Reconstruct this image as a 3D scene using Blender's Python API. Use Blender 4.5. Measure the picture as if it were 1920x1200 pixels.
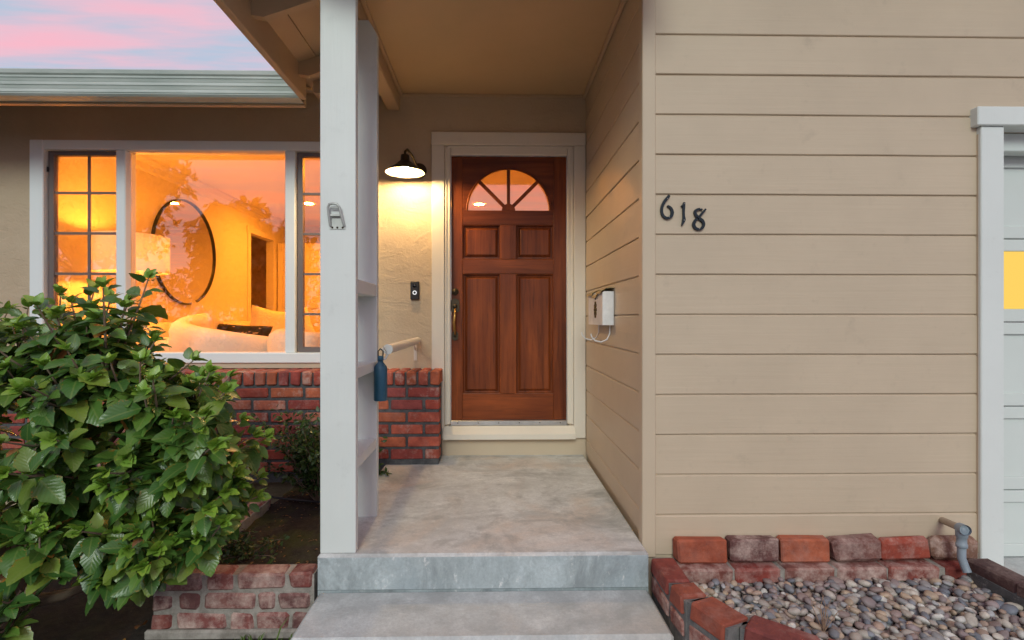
import bpy, bmesh, math, random
from mathutils import Vector, Matrix, noise as mnoise
R = math.radians
for o in list(bpy.data.objects): bpy.data.objects.remove(o)
scene = bpy.context.scene
COL = scene.collection
PI = math.pi

# ------------------------------------------------------------------ camera
F, CX, CY, EYE = 960.0, 943.0, 597.0, 1.04          # focal and principal point in photo pixels, eye above porch slab
YAW = math.atan(18.0/960.0)
CS, SN = math.cos(YAW), math.sin(YAW)
cam = bpy.data.cameras.new('camera'); camo = bpy.data.objects.new('camera', cam); COL.objects.link(camo)
camo.location = (0, 0, EYE); camo.rotation_euler = (R(90), 0, -YAW)
cam.sensor_width = 36; cam.lens = 18; cam.shift_x = 17/1920; cam.shift_y = -3/1920
cam.clip_start = .05; cam.clip_end = 2000
scene.camera = camo

# ------------------------------------------------------------------ world: dusk sky with thin pink cloud
SUN_EL, SUN_AZ = 29, 187
w = bpy.data.worlds.new('World'); scene.world = w; w.use_nodes = True
nt = w.node_tree; nt.nodes.clear()
def N(nt, t, **kw):
    n = nt.nodes.new(t)
    for k, v in kw.items(): setattr(n, k, v)
    return n
L = nt.links.new
out = N(nt, 'ShaderNodeOutputWorld'); bg = N(nt, 'ShaderNodeBackground'); L(bg.outputs[0], out.inputs[0])
sky = N(nt, 'ShaderNodeTexSky', sky_type='NISHITA'); sky.sun_disc = False
sky.sun_elevation = R(SUN_EL); sky.sun_rotation = R(SUN_AZ)
sk = N(nt, 'ShaderNodeVectorMath', operation='SCALE'); L(sky.outputs[0], sk.inputs[0]); sk.inputs[3].default_value = .22
tc = N(nt, 'ShaderNodeTexCoord'); sep = N(nt, 'ShaderNodeSeparateXYZ'); L(tc.outputs['Generated'], sep.inputs[0])
mz = N(nt, 'ShaderNodeMath', operation='MAXIMUM'); L(sep.outputs[2], mz.inputs[0]); mz.inputs[1].default_value = .06
dx = N(nt, 'ShaderNodeMath', operation='DIVIDE'); L(sep.outputs[0], dx.inputs[0]); L(mz.outputs[0], dx.inputs[1])
dy = N(nt, 'ShaderNodeMath', operation='DIVIDE'); L(sep.outputs[1], dy.inputs[0]); L(mz.outputs[0], dy.inputs[1])
cb = N(nt, 'ShaderNodeCombineXYZ'); L(dx.outputs[0], cb.inputs[0]); L(dy.outputs[0], cb.inputs[1])
mp = N(nt, 'ShaderNodeMapping'); L(cb.outputs[0], mp.inputs[0])
mp.inputs['Scale'].default_value = (.55, 2.3, 1); mp.inputs['Rotation'].default_value = (0, 0, R(9)); mp.inputs['Location'].default_value = (.6, .35, 0)
nz = N(nt, 'ShaderNodeTexNoise'); L(mp.outputs[0], nz.inputs[0]); nz.inputs['Scale'].default_value = 1.25; nz.inputs['Detail'].default_value = 5; nz.inputs['Roughness'].default_value = .5
cr = N(nt, 'ShaderNodeValToRGB'); L(nz.outputs[0], cr.inputs[0])
e = cr.color_ramp.elements
e[0].position = .36; e[0].color = (4.4, 5.2, 8.2, 1)
e[1].position = .68; e[1].color = (11.2, 5.2, 6.2, 1)
m_ = e.new(.47); m_.color = (5.4, 6.2, 7.7, 1)
m_ = e.new(.56); m_.color = (9.2, 5.8, 6.9, 1)
mxw = N(nt, 'ShaderNodeMix', data_type='RGBA'); mxw.inputs[0].default_value = .80
L(sk.outputs[0], mxw.inputs[6]); L(cr.outputs[0], mxw.inputs[7]); L(mxw.outputs[2], bg.inputs[0])
bg.inputs[1].default_value = .112

sl = bpy.data.lights.new('sun', 'SUN'); sl.energy = 1.5; sl.angle = R(22); sl.color = (.90, 1, .90)
so = bpy.data.objects.new('sun', sl); COL.objects.link(so)
so.rotation_euler = (R(90-SUN_EL), 0, R(180-SUN_AZ)+PI*0)
_d = Vector((math.sin(R(SUN_AZ))*math.cos(R(SUN_EL)), math.cos(R(SUN_AZ))*math.cos(R(SUN_EL)), math.sin(R(SUN_EL))))
so.rotation_euler = _d.to_track_quat('Z', 'Y').to_euler(); so.location = _d*30
scene.view_settings.view_transform = 'Standard'; scene.view_settings.look = 'None'
scene.view_settings.exposure = 0.0; scene.view_settings.gamma = 1

# ------------------------------------------------------------------ helpers
def P(px, py, Y):
    u = (px-CX)/F; v = (CY-py)/F
    t = Y/(CS-u*SN)
    return Vector(((u*CS+SN)*t, Y, EYE+v*t))
def PZ(px, py, z):                                  # the point on the level z below / above the eye
    u = (px-CX)/F; v = (CY-py)/F
    t = (z-EYE)/v
    return Vector(((u*CS+SN)*t, (CS-u*SN)*t, z))
def X(px, Y): return P(px, 597, Y).x
def Z(py, Y, px=925): return P(px, py, Y).z

def tag(o, label, cat, group=None, kind=None):
    o['label'] = label; o['category'] = cat
    if group: o['group'] = group
    if kind: o['kind'] = kind
    return o
def empty(name, loc=(0, 0, 0), parent=None):
    o = bpy.data.objects.new(name, None); COL.objects.link(o); o.location = loc; o.empty_display_size = .1
    if parent: o.parent = parent
    return o
def link(name, me, parent=None, loc=None, rot=None, color=None):
    o = bpy.data.objects.new(name, me); COL.objects.link(o)
    if parent is not None:
        o.parent = parent
        if loc is not None: o.location = Vector(loc)-wloc(parent)
        else: o.location = -wloc(parent)
    elif loc is not None: o.location = loc
    if rot is not None: o.rotation_euler = rot
    if color is not None: o.color = color
    return o
def wloc(o):
    v = Vector(o.location)
    while o.parent: o = o.parent; v += Vector(o.location)
    return v

class MB:
    """collects shapes (world coordinates) for one mesh"""
    def __init__(s): s.v = []; s.f = []; s.sm = []
    def add(s, vs, fs, smooth=False):
        b = len(s.v); s.v += [tuple(v) for v in vs]
        s.f += [tuple(b+i for i in f) for f in fs]; s.sm += [smooth]*len(fs); return s
    def box(s, x0, x1, y0, y1, z0, z1, c=0, M=None):
        if c <= 0:
            vs = [(x, y, z) for x in (x0, x1) for y in (y0, y1) for z in (z0, z1)]
            fs = [(0, 1, 3, 2), (4, 6, 7, 5), (0, 4, 5, 1), (2, 3, 7, 6), (0, 2, 6, 4), (1, 5, 7, 3)]
        else: vs, fs = chamfer_box(x0, x1, y0, y1, z0, z1, c)
        if M is not None: vs = [M @ Vector(v) for v in vs]
        return s.add(vs, fs)
    def tube(s, pts, rad, n=10, smooth=True, cap=True):
        pts = [Vector(p) for p in pts]; k = len(pts)
        if not hasattr(rad, '__len__'): rad = [rad]*k
        vs = []; up = None
        for i, p in enumerate(pts):
            d = (pts[min(i+1, k-1)]-pts[max(i-1, 0)]).normalized()
            if up is None: up = d.orthogonal().normalized()
            a = (up-d*up.dot(d)).normalized(); up = a; b = d.cross(a)
            for j in range(n):
                t = 2*PI*j/n; vs.append(p+(a*math.cos(t)+b*math.sin(t))*rad[i])
        fs = [(i*n+j, i*n+(j+1) % n, (i+1)*n+(j+1) % n, (i+1)*n+j) for i in range(k-1) for j in range(n)]
        s.add(vs, fs, smooth)
        if cap:
            s.add(vs[:n], [tuple(range(n))[::-1]]); s.add(vs[-n:], [tuple(range(n))])
        return s
    def lathe(s, prof, o=(0, 0, 0), n=32, axis='Z', smooth=True):
        vs = []; o = Vector(o)
        for r, h in prof:
            for j in range(n):
                t = 2*PI*j/n; a, b = r*math.cos(t), r*math.sin(t)
                vs.append(o+Vector({'Z': (a, b, h), 'Y': (a, h, b), 'X': (h, a, b)}[axis]))
        m = len(prof)
        return s.add(vs, [(i*n+j, i*n+(j+1) % n, (i+1)*n+(j+1) % n, (i+1)*n+j) for i in range(m-1) for j in range(n)], smooth)
    def prism(s, poly, y0, y1):                      # polygon in x,z extruded along y
        n = len(poly)
        vs = [(x, y0, z) for x, z in poly]+[(x, y1, z) for x, z in poly]
        return s.add(vs, [tuple(range(n)), tuple(range(n, 2*n))[::-1]]+[(i, i+n, (i+1) % n+n, (i+1) % n) for i in range(n)])
    def prism_x(s, poly, x0, x1):                    # polygon in y,z extruded along x
        n = len(poly)
        vs = [(x0, y, z) for y, z in poly]+[(x1, y, z) for y, z in poly]
        return s.add(vs, [tuple(range(n)), tuple(range(n, 2*n))[::-1]]+[(i, i+n, (i+1) % n+n, (i+1) % n) for i in range(n)])
    def mesh(s, name, mat, origin=(0, 0, 0), sharp=False):
        me = bpy.data.meshes.new(name); o = Vector(origin)
        me.from_pydata([tuple(Vector(v)-o) for v in s.v], [], s.f)
        bm = bmesh.new(); bm.from_mesh(me); bmesh.ops.recalc_face_normals(bm, faces=bm.faces); bm.to_mesh(me); bm.free()
        for p, q in zip(me.polygons, s.sm): p.use_smooth = q
        me.materials.append(mat); return me
    def build(s, name, mat, parent=None, origin=None, color=None):
        if origin is None:
            xs = [v[0] for v in s.v]; ys = [v[1] for v in s.v]; zs = [v[2] for v in s.v]
            origin = ((min(xs)+max(xs))/2, (min(ys)+max(ys))/2, min(zs))
        return link(name, s.mesh(name, mat, origin), parent, origin, color=color)

def chamfer_box(x0, x1, y0, y1, z0, z1, c, jit=0, rnd=None):
    C = Vector(((x0+x1)/2, (y0+y1)/2, (z0+z1)/2)); H = Vector((abs(x1-x0)/2, abs(y1-y0)/2, abs(z1-z0)/2))
    vs = []; idx = {}
    for sx in (-1, 1):
        for sy in (-1, 1):
            for sz in (-1, 1):
                j = Vector((rnd.uniform(-jit, jit), rnd.uniform(-jit, jit), rnd.uniform(-jit, jit))) if rnd else Vector()
                cc = c*(rnd.uniform(.6, 1.7) if rnd else 1)
                for a in range(3):
                    p = Vector(((H.x-(a != 0)*cc)*sx, (H.y-(a != 1)*cc)*sy, (H.z-(a != 2)*cc)*sz))
                    idx[(sx, sy, sz, a)] = len(vs); vs.append(C+p+j)
    fs = []; g = lambda s, a: idx[(s[0], s[1], s[2], a)]
    def sg(a, sa, b, sb, c_, sc):
        s = [0, 0, 0]; s[a] = sa; s[b] = sb; s[c_] = sc; return s
    for a in range(3):
        b, d = (a+1) % 3, (a+2) % 3
        for sa in (-1, 1):
            fs.append(tuple(g(sg(a, sa, b, p, d, q), a) for p, q in ((-1, -1), (1, -1), (1, 1), (-1, 1))))
        for sb in (-1, 1):
            for sd in (-1, 1):                       # edge along axis a between faces b and d
                fs.append((g(sg(a, -1, b, sb, d, sd), b), g(sg(a, 1, b, sb, d, sd), b), g(sg(a, 1, b, sb, d, sd), d), g(sg(a, -1, b, sb, d, sd), d)))
    for sx in (-1, 1):
        for sy in (-1, 1):
            for sz in (-1, 1): fs.append(tuple(g((sx, sy, sz), a) for a in range(3)))
    return vs, fs
def brick_mesh(l, d, h, seed, mat, c=.006, jit=.002):
    m = MB(); vs, fs = chamfer_box(-l/2, l/2, -d/2, d/2, -h/2, h/2, c, jit, random.Random(seed)); m.add(vs, fs)
    return m.mesh('brick', mat)

# ------------------------------------------------------------------ materials
MATS = {}
def newmat(name):
    m = bpy.data.materials.new(name); m.use_nodes = True; nt = m.node_tree
    b = nt.nodes['Principled BSDF']; MATS[name] = m; return m, nt, b
def noise(nt, scale, detail=4, rough=.55, vec=None, stretch=None, coord='Object', wrand=False):
    tc = N(nt, 'ShaderNodeTexCoord'); mp = N(nt, 'ShaderNodeMapping')
    nt.links.new(tc.outputs[coord], mp.inputs[0])
    if stretch: mp.inputs['Scale'].default_value = stretch
    n = N(nt, 'ShaderNodeTexNoise', noise_dimensions='4D' if wrand else '3D')
    nt.links.new(mp.outputs[0], n.inputs['Vector'])
    n.inputs['Scale'].default_value = scale; n.inputs['Detail'].default_value = detail; n.inputs['Roughness'].default_value = rough
    if wrand:
        oi = N(nt, 'ShaderNodeObjectInfo'); mu = N(nt, 'ShaderNodeMath', operation='MULTIPLY'); mu.inputs[1].default_value = 37.
        nt.links.new(oi.outputs['Random'], mu.inputs[0]); nt.links.new(mu.outputs[0], n.inputs['W'])
    return n
def ramp(nt, src, a, b, ca=(0, 0, 0, 1), cb=(1, 1, 1, 1)):
    r = N(nt, 'ShaderNodeValToRGB'); nt.links.new(src, r.inputs[0])
    r.color_ramp.elements[0].position = a; r.color_ramp.elements[0].color = ca
    r.color_ramp.elements[1].position = b; r.color_ramp.elements[1].color = cb
    return r
def mix(nt, fac, a, b, mode='MIX'):
    m = N(nt, 'ShaderNodeMix', data_type='RGBA', blend_type=mode)
    for s, v in ((0, fac), (6, a), (7, b)):
        if hasattr(v, 'links'): nt.links.new(v, m.inputs[s])
        elif s == 0: m.inputs[0].default_value = v
        else: m.inputs[s].default_value = (*v, 1) if len(v) == 3 else v
    return m.outputs[2]
def bump(nt, b, src, strength, dist, prev=None):
    n = N(nt, 'ShaderNodeBump'); n.inputs['Strength'].default_value = strength; n.inputs['Distance'].default_value = dist
    nt.links.new(src, n.inputs['Height'])
    if prev is not None: nt.links.new(prev, n.inputs['Normal'])
    nt.links.new(n.outputs[0], b.inputs['Normal']); return n.outputs[0]

def paint(name, col, rough=.55, grain=None, var=.10, bstr=.25, dirt=.0):
    m, nt, b = newmat(name); b.inputs['Roughness'].default_value = rough
    n1 = noise(nt, 2.2, 5, .6, wrand=True)
    c = mix(nt, ramp(nt, n1.outputs[0], .3, .7).outputs[0], tuple(x*(1-var) for x in col), tuple(min(1, x*(1+var*.6)) for x in col))
    if dirt:
        n3 = noise(nt, 9, 6, .7, wrand=True)
        c = mix(nt, ramp(nt, n3.outputs[0], .58, .78, (0, 0, 0, 1), (dirt, dirt, dirt, 1)).outputs[0], c, tuple(x*.45 for x in col))
    nt.links.new(c, b.inputs['Base Color'])
    n2 = noise(nt, 60 if grain is None else 26, 5, .6, stretch=grain, wrand=True)
    bump(nt, b, n2.outputs[0], bstr, .004)
    return m
SID = (.56, .46, .335)
siding = paint('siding_paint', SID, .5, (.06, 1, 1.6), .07, .4, .3)
siding_side = paint('siding_paint_side', SID, .5, (1, .06, 1.6), .07, .4, .3)
trim_tan = paint('tan_trim_paint', SID, .5, (1, 1, .08), .05, .2)
eave_paint = paint('eave_paint', (.52, .38, .24), .55, (1, .1, 1), .08, .2, .3)
white = paint('white_paint', (.70, .745, .72), .45, (1, 1, .08), .05, .35, .22)
doortrim = paint('door_casing_paint', (.72, .67, .58), .5, (1, 1, .08), .05, .25, .2)
vinyl = paint('white_vinyl', (.80, .85, .86), .35, None, .02, .05)
garage_paint = paint('garage_door_paint', (.64, .70, .67), .45, None, .04, .1)
sash = paint('bronze_sash', (.16, .13, .125), .4, None, .05, .05)
room_paint = paint('room_paint', (.80, .74, .62), .7, None, .02, .05)
fabric = paint('cream_fabric', (.80, .74, .64), .9, None, .06, .5)
soffit = paint('ceiling_paint', (.58, .41, .23), .6, None, .06, .1, .1)
black = paint('black_plastic', (.012, .012, .014), .35, None, .1, .05)

# stucco: trowelled
m, nt, b = newmat('stucco'); stucco = m; b.inputs['Roughness'].default_value = .8
n1 = noise(nt, 1.5, 6, .6); c = mix(nt, ramp(nt, n1.outputs[0], .3, .7).outputs[0], (.48, .375, .255), (.56, .45, .32))
nd = noise(nt, 5, 8, .75); c = mix(nt, ramp(nt, nd.outputs[0], .62, .8, (0, 0, 0, 1), (.35, .35, .35, 1)).outputs[0], c, (.24, .18, .12))
nt.links.new(c, b.inputs['Base Color'])
na = noise(nt, 55, 4, .6); p1 = bump(nt, b, na.outputs[0], .55, .006)
nb = noise(nt, 3.3, 3, .5, stretch=(1, 1, 1.7)); nb.inputs['Distortion'].default_value = 1.6
vr = ramp(nt, nb.outputs[0], .47, .53); p2 = bump(nt, b, vr.outputs[0], .22, .008, p1)
nc = noise(nt, 9, 4, .6); bump(nt, b, nc.outputs[0], .5, .012, p2)

# brick: object colour, alpha = how much white bloom
def brickmat(name, bloom=(.55, .75)):
    m, nt, b = newmat(name); b.inputs['Roughness'].default_value = .85
    oi = N(nt, 'ShaderNodeObjectInfo')
    n1 = noise(nt, 14, 6, .65, wrand=True)
    dk = mix(nt, 1.0, oi.outputs['Color'], (.55, .5, .55), 'MULTIPLY')
    c = mix(nt, ramp(nt, n1.outputs[0], .35, .65).outputs[0], oi.outputs['Color'], dk)
    n2 = noise(nt, 11, 8, .75, wrand=True)
    r = ramp(nt, n2.outputs[0], *bloom)
    mu = N(nt, 'ShaderNodeMath', operation='MULTIPLY'); nt.links.new(r.outputs[0], mu.inputs[0]); nt.links.new(oi.outputs['Alpha'], mu.inputs[1])
    c = mix(nt, mu.outputs[0], c, (.60, .46, .40))
    n4 = noise(nt, 20, 5, .7, wrand=True)
    c = mix(nt, ramp(nt, n4.outputs[0], .66, .74, (0, 0, 0, 1), (.6, .6, .6, 1)).outputs[0], c, (.05, .035, .03))
    nt.links.new(c, b.inputs['Base Color'])
    n3 = noise(nt, 70, 6, .7, wrand=True); p = bump(nt, b, n3.outputs[0], .6, .006)
    n5 = noise(nt, 16, 3, .5, wrand=True); bump(nt, b, n5.outputs[0], .5, .01, p)
    return m
brick_m = brickmat('brick', (.50, .70))
old_brick = brickmat('weathered_brick', (.44, .66))
def mortar(name, ca, cb):
    m, nt, b = newmat(name); b.inputs['Roughness'].default_value = .95
    n1 = noise(nt, 18, 6, .7); nt.links.new(mix(nt, ramp(nt, n1.outputs[0], .35, .65).outputs[0], ca, cb), b.inputs['Base Color'])
    n2 = noise(nt, 90, 5, .7); bump(nt, b, n2.outputs[0], .8, .006); return m
dark_mortar = mortar('dark_mortar', (.06, .065, .07), (.13, .135, .14))
edge_mortar = mortar('edging_mortar', (.10, .10, .10), (.22, .21, .20))
grey_mortar = mortar('grey_mortar', (.24, .22, .19), (.42, .39, .35))

# concrete
def concrete(name, base, stain, scale=1.0, dark=.7, streak=(1, 1, 1), white_=.5):
    m, nt, b = newmat(name); b.inputs['Roughness'].default_value = .82
    k = lambda f: tuple(x*f for x in base)
    n1 = noise(nt, 3.0*scale, 8, .7, stretch=streak); c = mix(nt, ramp(nt, n1.outputs[0], .36, .62).outputs[0], k(.74), k(1.12))
    n2 = noise(nt, 1.5*scale, 5, .6); n2.inputs['Distortion'].default_value = .6
    c = mix(nt, ramp(nt, n2.outputs[0], .50, .66, (0, 0, 0, 1), (.8, .8, .8, 1)).outputs[0], c, stain)
    n3 = noise(nt, 2.1*scale, 9, .72, stretch=streak); n3.inputs['Distortion'].default_value = .8
    c = mix(nt, ramp(nt, n3.outputs[0], .50, .66, (0, 0, 0, 1), (dark, dark, dark, 1)).outputs[0], c, k(.42))
    n8 = noise(nt, 9*scale, 8, .75, stretch=streak); c = mix(nt, ramp(nt, n8.outputs[0], .52, .68, (0, 0, 0, 1), (dark*.8,)*3+(1,)).outputs[0], c, k(.5))
    n4 = noise(nt, 75, 5, .75); c = mix(nt, ramp(nt, n4.outputs[0], .35, .7, (0, 0, 0, 1), (.45, .45, .45, 1)).outputs[0], c, k(.55))
    n6 = noise(nt, 12*scale, 9, .8, stretch=streak); c = mix(nt, ramp(nt, n6.outputs[0], .58, .68, (0, 0, 0, 1), (white_, white_, white_, 1)).outputs[0], c, (.74, .74, .72))
    nt.links.new(c, b.inputs['Base Color'])
    n5 = noise(nt, 120, 5, .7); p = bump(nt, b, n5.outputs[0], .45, .004); n7 = noise(nt, 10, 6, .65); bump(nt, b, n7.outputs[0], .45, .008, p)
    return m
conc = concrete('porch_concrete', (.64, .66, .65), (.62, .51, .42), 1.0, .78, (1, 1.3, 1), .35)
conc_step = concrete('step_concrete', (.58, .62, .61), (.56, .53, .48), 1.3, .45, (1, 1, 1), .3)
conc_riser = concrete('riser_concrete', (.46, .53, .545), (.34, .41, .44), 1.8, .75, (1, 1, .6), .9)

# door wood
def wood(name, stretch):
    m, nt, b = newmat(name); b.inputs['Roughness'].default_value = .42; b.inputs['Specular IOR Level'].default_value = .25
    n1 = noise(nt, 9, 6, .65, stretch=stretch, wrand=True); n1.inputs['Distortion'].default_value = .5
    c = mix(nt, ramp(nt, n1.outputs[0], .30, .68).outputs[0], (.045, .009, .003), (.30, .072, .017))
    n2 = noise(nt, 60, 4, .7, stretch=stretch, wrand=True)
    c = mix(nt, ramp(nt, n2.outputs[0], .52, .75, (0, 0, 0, 1), (.7, .7, .7, 1)).outputs[0], c, (.035, .010, .005))
    n3 = noise(nt, 3, 3, .5, wrand=True); c = mix(nt, ramp(nt, n3.outputs[0], .4, .75, (0, 0, 0, 1), (.45, .45, .45, 1)).outputs[0], c, (.09, .018, .008))
    nt.links.new(c, b.inputs['Base Color']); bump(nt, b, n2.outputs[0], .15, .002); return m
wood_v = wood('door_wood_vertical', (1, 1, .06)); wood_h = wood('door_wood_horizontal', (.06, 1, 1))

def simple(name, col, rough=.5, metal=0, **kw):
    m, nt, b = newmat(name); b.inputs['Roughness'].default_value = rough; b.inputs['Metallic'].default_value = metal
    n1 = noise(nt, 12, 4, .6, wrand=True)
    nt.links.new(mix(nt, ramp(nt, n1.outputs[0], .35, .65).outputs[0], tuple(x*.82 for x in col), tuple(min(1, x*1.08) for x in col)), b.inputs['Base Color'])
    for k, v in kw.items(): b.inputs[k.replace('_', ' ')].default_value = v
    return m
bronze = simple('dark_bronze', (.07, .055, .035), .4, .7)
brass = simple('antique_brass', (.42, .24, .07), .35, .9)
steel = simple('aluminium', (.62, .62, .62), .35, .9)
zinc = simple('painted_opener', (.50, .52, .49), .4, .3)
blue = simple('blue_enamel', (.025, .10, .17), .4, .2)
navy = simple('dark_blue_metal', (.012, .022, .032), .4, .4)
mailwhite = simple('mailbox_enamel', (.80, .80, .80), .3, 0)
pipe_tan = simple('tan_pipe', (.42, .34, .25), .5)
pipe_grey = simple('grey_plastic_pipe', (.26, .32, .37), .5)
bark = simple('shrub_bark', (.24, .18, .125), .9)
lampwhite = simple('lamp_inside', (.30, .27, .22), .5)
hose = simple('hose_rubber', (.03, .03, .03), .6)
# gutter
m, nt, b = newmat('gutter_metal'); gutter_m = m; b.inputs['Roughness'].default_value = .5
n1 = noise(nt, 3, 7, .7, stretch=(.5, 1, 3)); c = mix(nt, ramp(nt, n1.outputs[0], .35, .65).outputs[0], (.36, .43, .39), (.52, .58, .54))
n2 = noise(nt, 6, 8, .75, stretch=(.35, 1, 1)); n2.inputs['Distortion'].default_value = 1.2
c = mix(nt, ramp(nt, n2.outputs[0], .60, .66, (0, 0, 0, 1), (.6, .6, .6, 1)).outputs[0], c, (.58, .63, .61)); nt.links.new(c, b.inputs['Base Color'])

def emit(name, col, s):
    m = bpy.data.materials.new(name); m.use_nodes = True; nt = m.node_tree; nt.nodes.clear()
    o = N(nt, 'ShaderNodeOutputMaterial'); e_ = N(nt, 'ShaderNodeEmission'); e_.inputs[0].default_value = (*col, 1); e_.inputs[1].default_value = s
    nt.links.new(e_.outputs[0], o.inputs[0]); return m
def glassmat(name, refl, tint=(1, 1, 1)):
    m = bpy.data.materials.new(name); m.use_nodes = True; nt = m.node_tree; nt.nodes.clear()
    o = N(nt, 'ShaderNodeOutputMaterial'); t = N(nt, 'ShaderNodeBsdfTransparent'); t.inputs[0].default_value = (*tint, 1)
    g = N(nt, 'ShaderNodeBsdfGlossy'); g.inputs['Roughness'].default_value = .0; g.inputs[0].default_value = (1, 1, 1, 1)
    lw = N(nt, 'ShaderNodeFresnel'); lw.inputs[0].default_value = 1.5
    ad = N(nt, 'ShaderNodeMath', operation='ADD'); ad.inputs[1].default_value = refl; nt.links.new(lw.outputs[0], ad.inputs[0])
    mx = N(nt, 'ShaderNodeMixShader'); nt.links.new(ad.outputs[0], mx.inputs[0]); nt.links.new(t.outputs[0], mx.inputs[1]); nt.links.new(g.outputs[0], mx.inputs[2])
    nt.links.new(mx.outputs[0], o.inputs[0]); return m
glass = glassmat('window_glass', .05)
door_glass = glassmat('door_glass', .09)
m, nt, b = newmat('mirror_glass'); mirror_m = m; b.inputs['Metallic'].default_value = 1; b.inputs['Roughness'].default_value = .02; b.inputs['Base Color'].default_value = (.85, .85, .85, 1)
WARM = (1.0, .46, .085)
bulb_m = emit('porch_bulb', (1, .66, .30), 880)
down_m = emit('downlight', (1, .30, .022), 1150)
roombulb_m = emit('room_bulb', (1, .31, .025), 700)
garage_glow = emit('lit_garage_pane', (1, .66, .13), 1.0)
m, nt, b = newmat('lamp_shade_linen'); shade_m = m; b.inputs['Base Color'].default_value = (.8, .75, .65, 1); b.inputs['Roughness'].default_value = .9
tr = N(nt, 'ShaderNodeBsdfTranslucent'); tr.inputs[0].default_value = (.85, .8, .7, 1); mxs = N(nt, 'ShaderNodeMixShader'); mxs.inputs[0].default_value = .45
nt.links.new(b.outputs[0], mxs.inputs[1]); nt.links.new(tr.outputs[0], mxs.inputs[2]); nt.links.new(mxs.outputs[0], nt.nodes['Material Output'].inputs[0])

# leaves: random from attribute + object
def leafmat(name, cols, yellow=.0):
    m, nt, b = newmat(name); b.inputs['Roughness'].default_value = .30
    at = N(nt, 'ShaderNodeAttribute', attribute_name='rnd'); oi = N(nt, 'ShaderNodeObjectInfo')
    ad = N(nt, 'ShaderNodeMath', operation='ADD'); nt.links.new(at.outputs['Fac'], ad.inputs[0]); nt.links.new(oi.outputs['Random'], ad.inputs[1])
    fr = N(nt, 'ShaderNodeMath', operation='FRACT'); nt.links.new(ad.outputs[0], fr.inputs[0])
    r = N(nt, 'ShaderNodeValToRGB'); nt.links.new(fr.outputs[0], r.inputs[0]); el = r.color_ramp.elements
    el[0].position = 0; el[0].color = (*cols[0], 1); el[1].position = 1; el[1].color = (*cols[-1], 1)
    for i, cc in enumerate(cols[1:-1]): q = el.new((i+1)/(len(cols)-1)); q.color = (*cc, 1)
    uv = N(nt, 'ShaderNodeUVMap'); sp = N(nt, 'ShaderNodeSeparateXYZ'); nt.links.new(uv.outputs[0], sp.inputs[0])
    # midrib and side veins
    ab = N(nt, 'ShaderNodeMath', operation='SUBTRACT'); nt.links.new(sp.outputs[0], ab.inputs[0]); ab.inputs[1].default_value = .5
    a2 = N(nt, 'ShaderNodeMath', operation='ABSOLUTE'); nt.links.new(ab.outputs[0], a2.inputs[0])
    mid = ramp(nt, a2.outputs[0], .015, .05, (1, 1, 1, 1), (0, 0, 0, 1))
    v1 = N(nt, 'ShaderNodeMath', operation='MULTIPLY_ADD'); nt.links.new(a2.outputs[0], v1.inputs[0]); v1.inputs[1].default_value = -.8; nt.links.new(sp.outputs[1], v1.inputs[2])
    v2 = N(nt, 'ShaderNodeMath', operation='MULTIPLY'); nt.links.new(v1.outputs[0], v2.inputs[0]); v2.inputs[1].default_value = 44
    v3 = N(nt, 'ShaderNodeMath', operation='SINE'); nt.links.new(v2.outputs[0], v3.inputs[0])
    vein = ramp(nt, v3.outputs[0], .86, 1.0)
    c = mix(nt, ramp(nt, vein.outputs[0], 0, 1, (0, 0, 0, 1), (.10, .10, .10, 1)).outputs[0], r.outputs[0], (.16, .26, .05))
    c = mix(nt, ramp(nt, mid.outputs[0], 0, 1, (0, 0, 0, 1), (.5, .5, .5, 1)).outputs[0], c, (.20, .28, .07))
    if yellow:                                       # scorched patches on the margins of some leaves
        n = noise(nt, 22, 5, .6, wrand=True); ge = ramp(nt, a2.outputs[0], .12, .42)
        mu = N(nt, 'ShaderNodeMath', operation='MULTIPLY'); nt.links.new(n.outputs[0], mu.inputs[0]); nt.links.new(ge.outputs[0], mu.inputs[1])
        c = mix(nt, ramp(nt, mu.outputs[0], .50, .60, (0, 0, 0, 1), (yellow, yellow, yellow, 1)).outputs[0], c, (.34, .20, .035))
    nt.links.new(c, b.inputs['Base Color'])
    bump(nt, b, v3.outputs[0], .14, .0015)
    t = N(nt, 'ShaderNodeBsdfTranslucent'); nt.links.new(c, t.inputs[0]); mx = N(nt, 'ShaderNodeMixShader'); mx.inputs[0].default_value = .18
    nt.links.new(b.outputs[0], mx.inputs[1]); nt.links.new(t.outputs[0], mx.inputs[2]); nt.links.new(mx.outputs[0], nt.nodes['Material Output'].inputs[0])
    return m
leaf_m = leafmat('hibiscus_leaf', [(.075, .185, .034), (.045, .125, .026), (.13, .26, .038), (.058, .155, .030), (.21, .30, .045), (.05, .135, .028), (.09, .20, .034)], .95)
tip_m = leafmat('young_leaf', [(.24, .42, .05), (.17, .34, .045), (.30, .46, .06)])
small_leaf = leafmat('shrub_leaf', [(.02, .06, .015), (.035, .09, .02), (.05, .085, .02), (.028, .075, .018)], .3)
dry_m = leafmat('dry_leaf', [(.40, .17, .03), (.30, .12, .04), (.42, .22, .04)])

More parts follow.
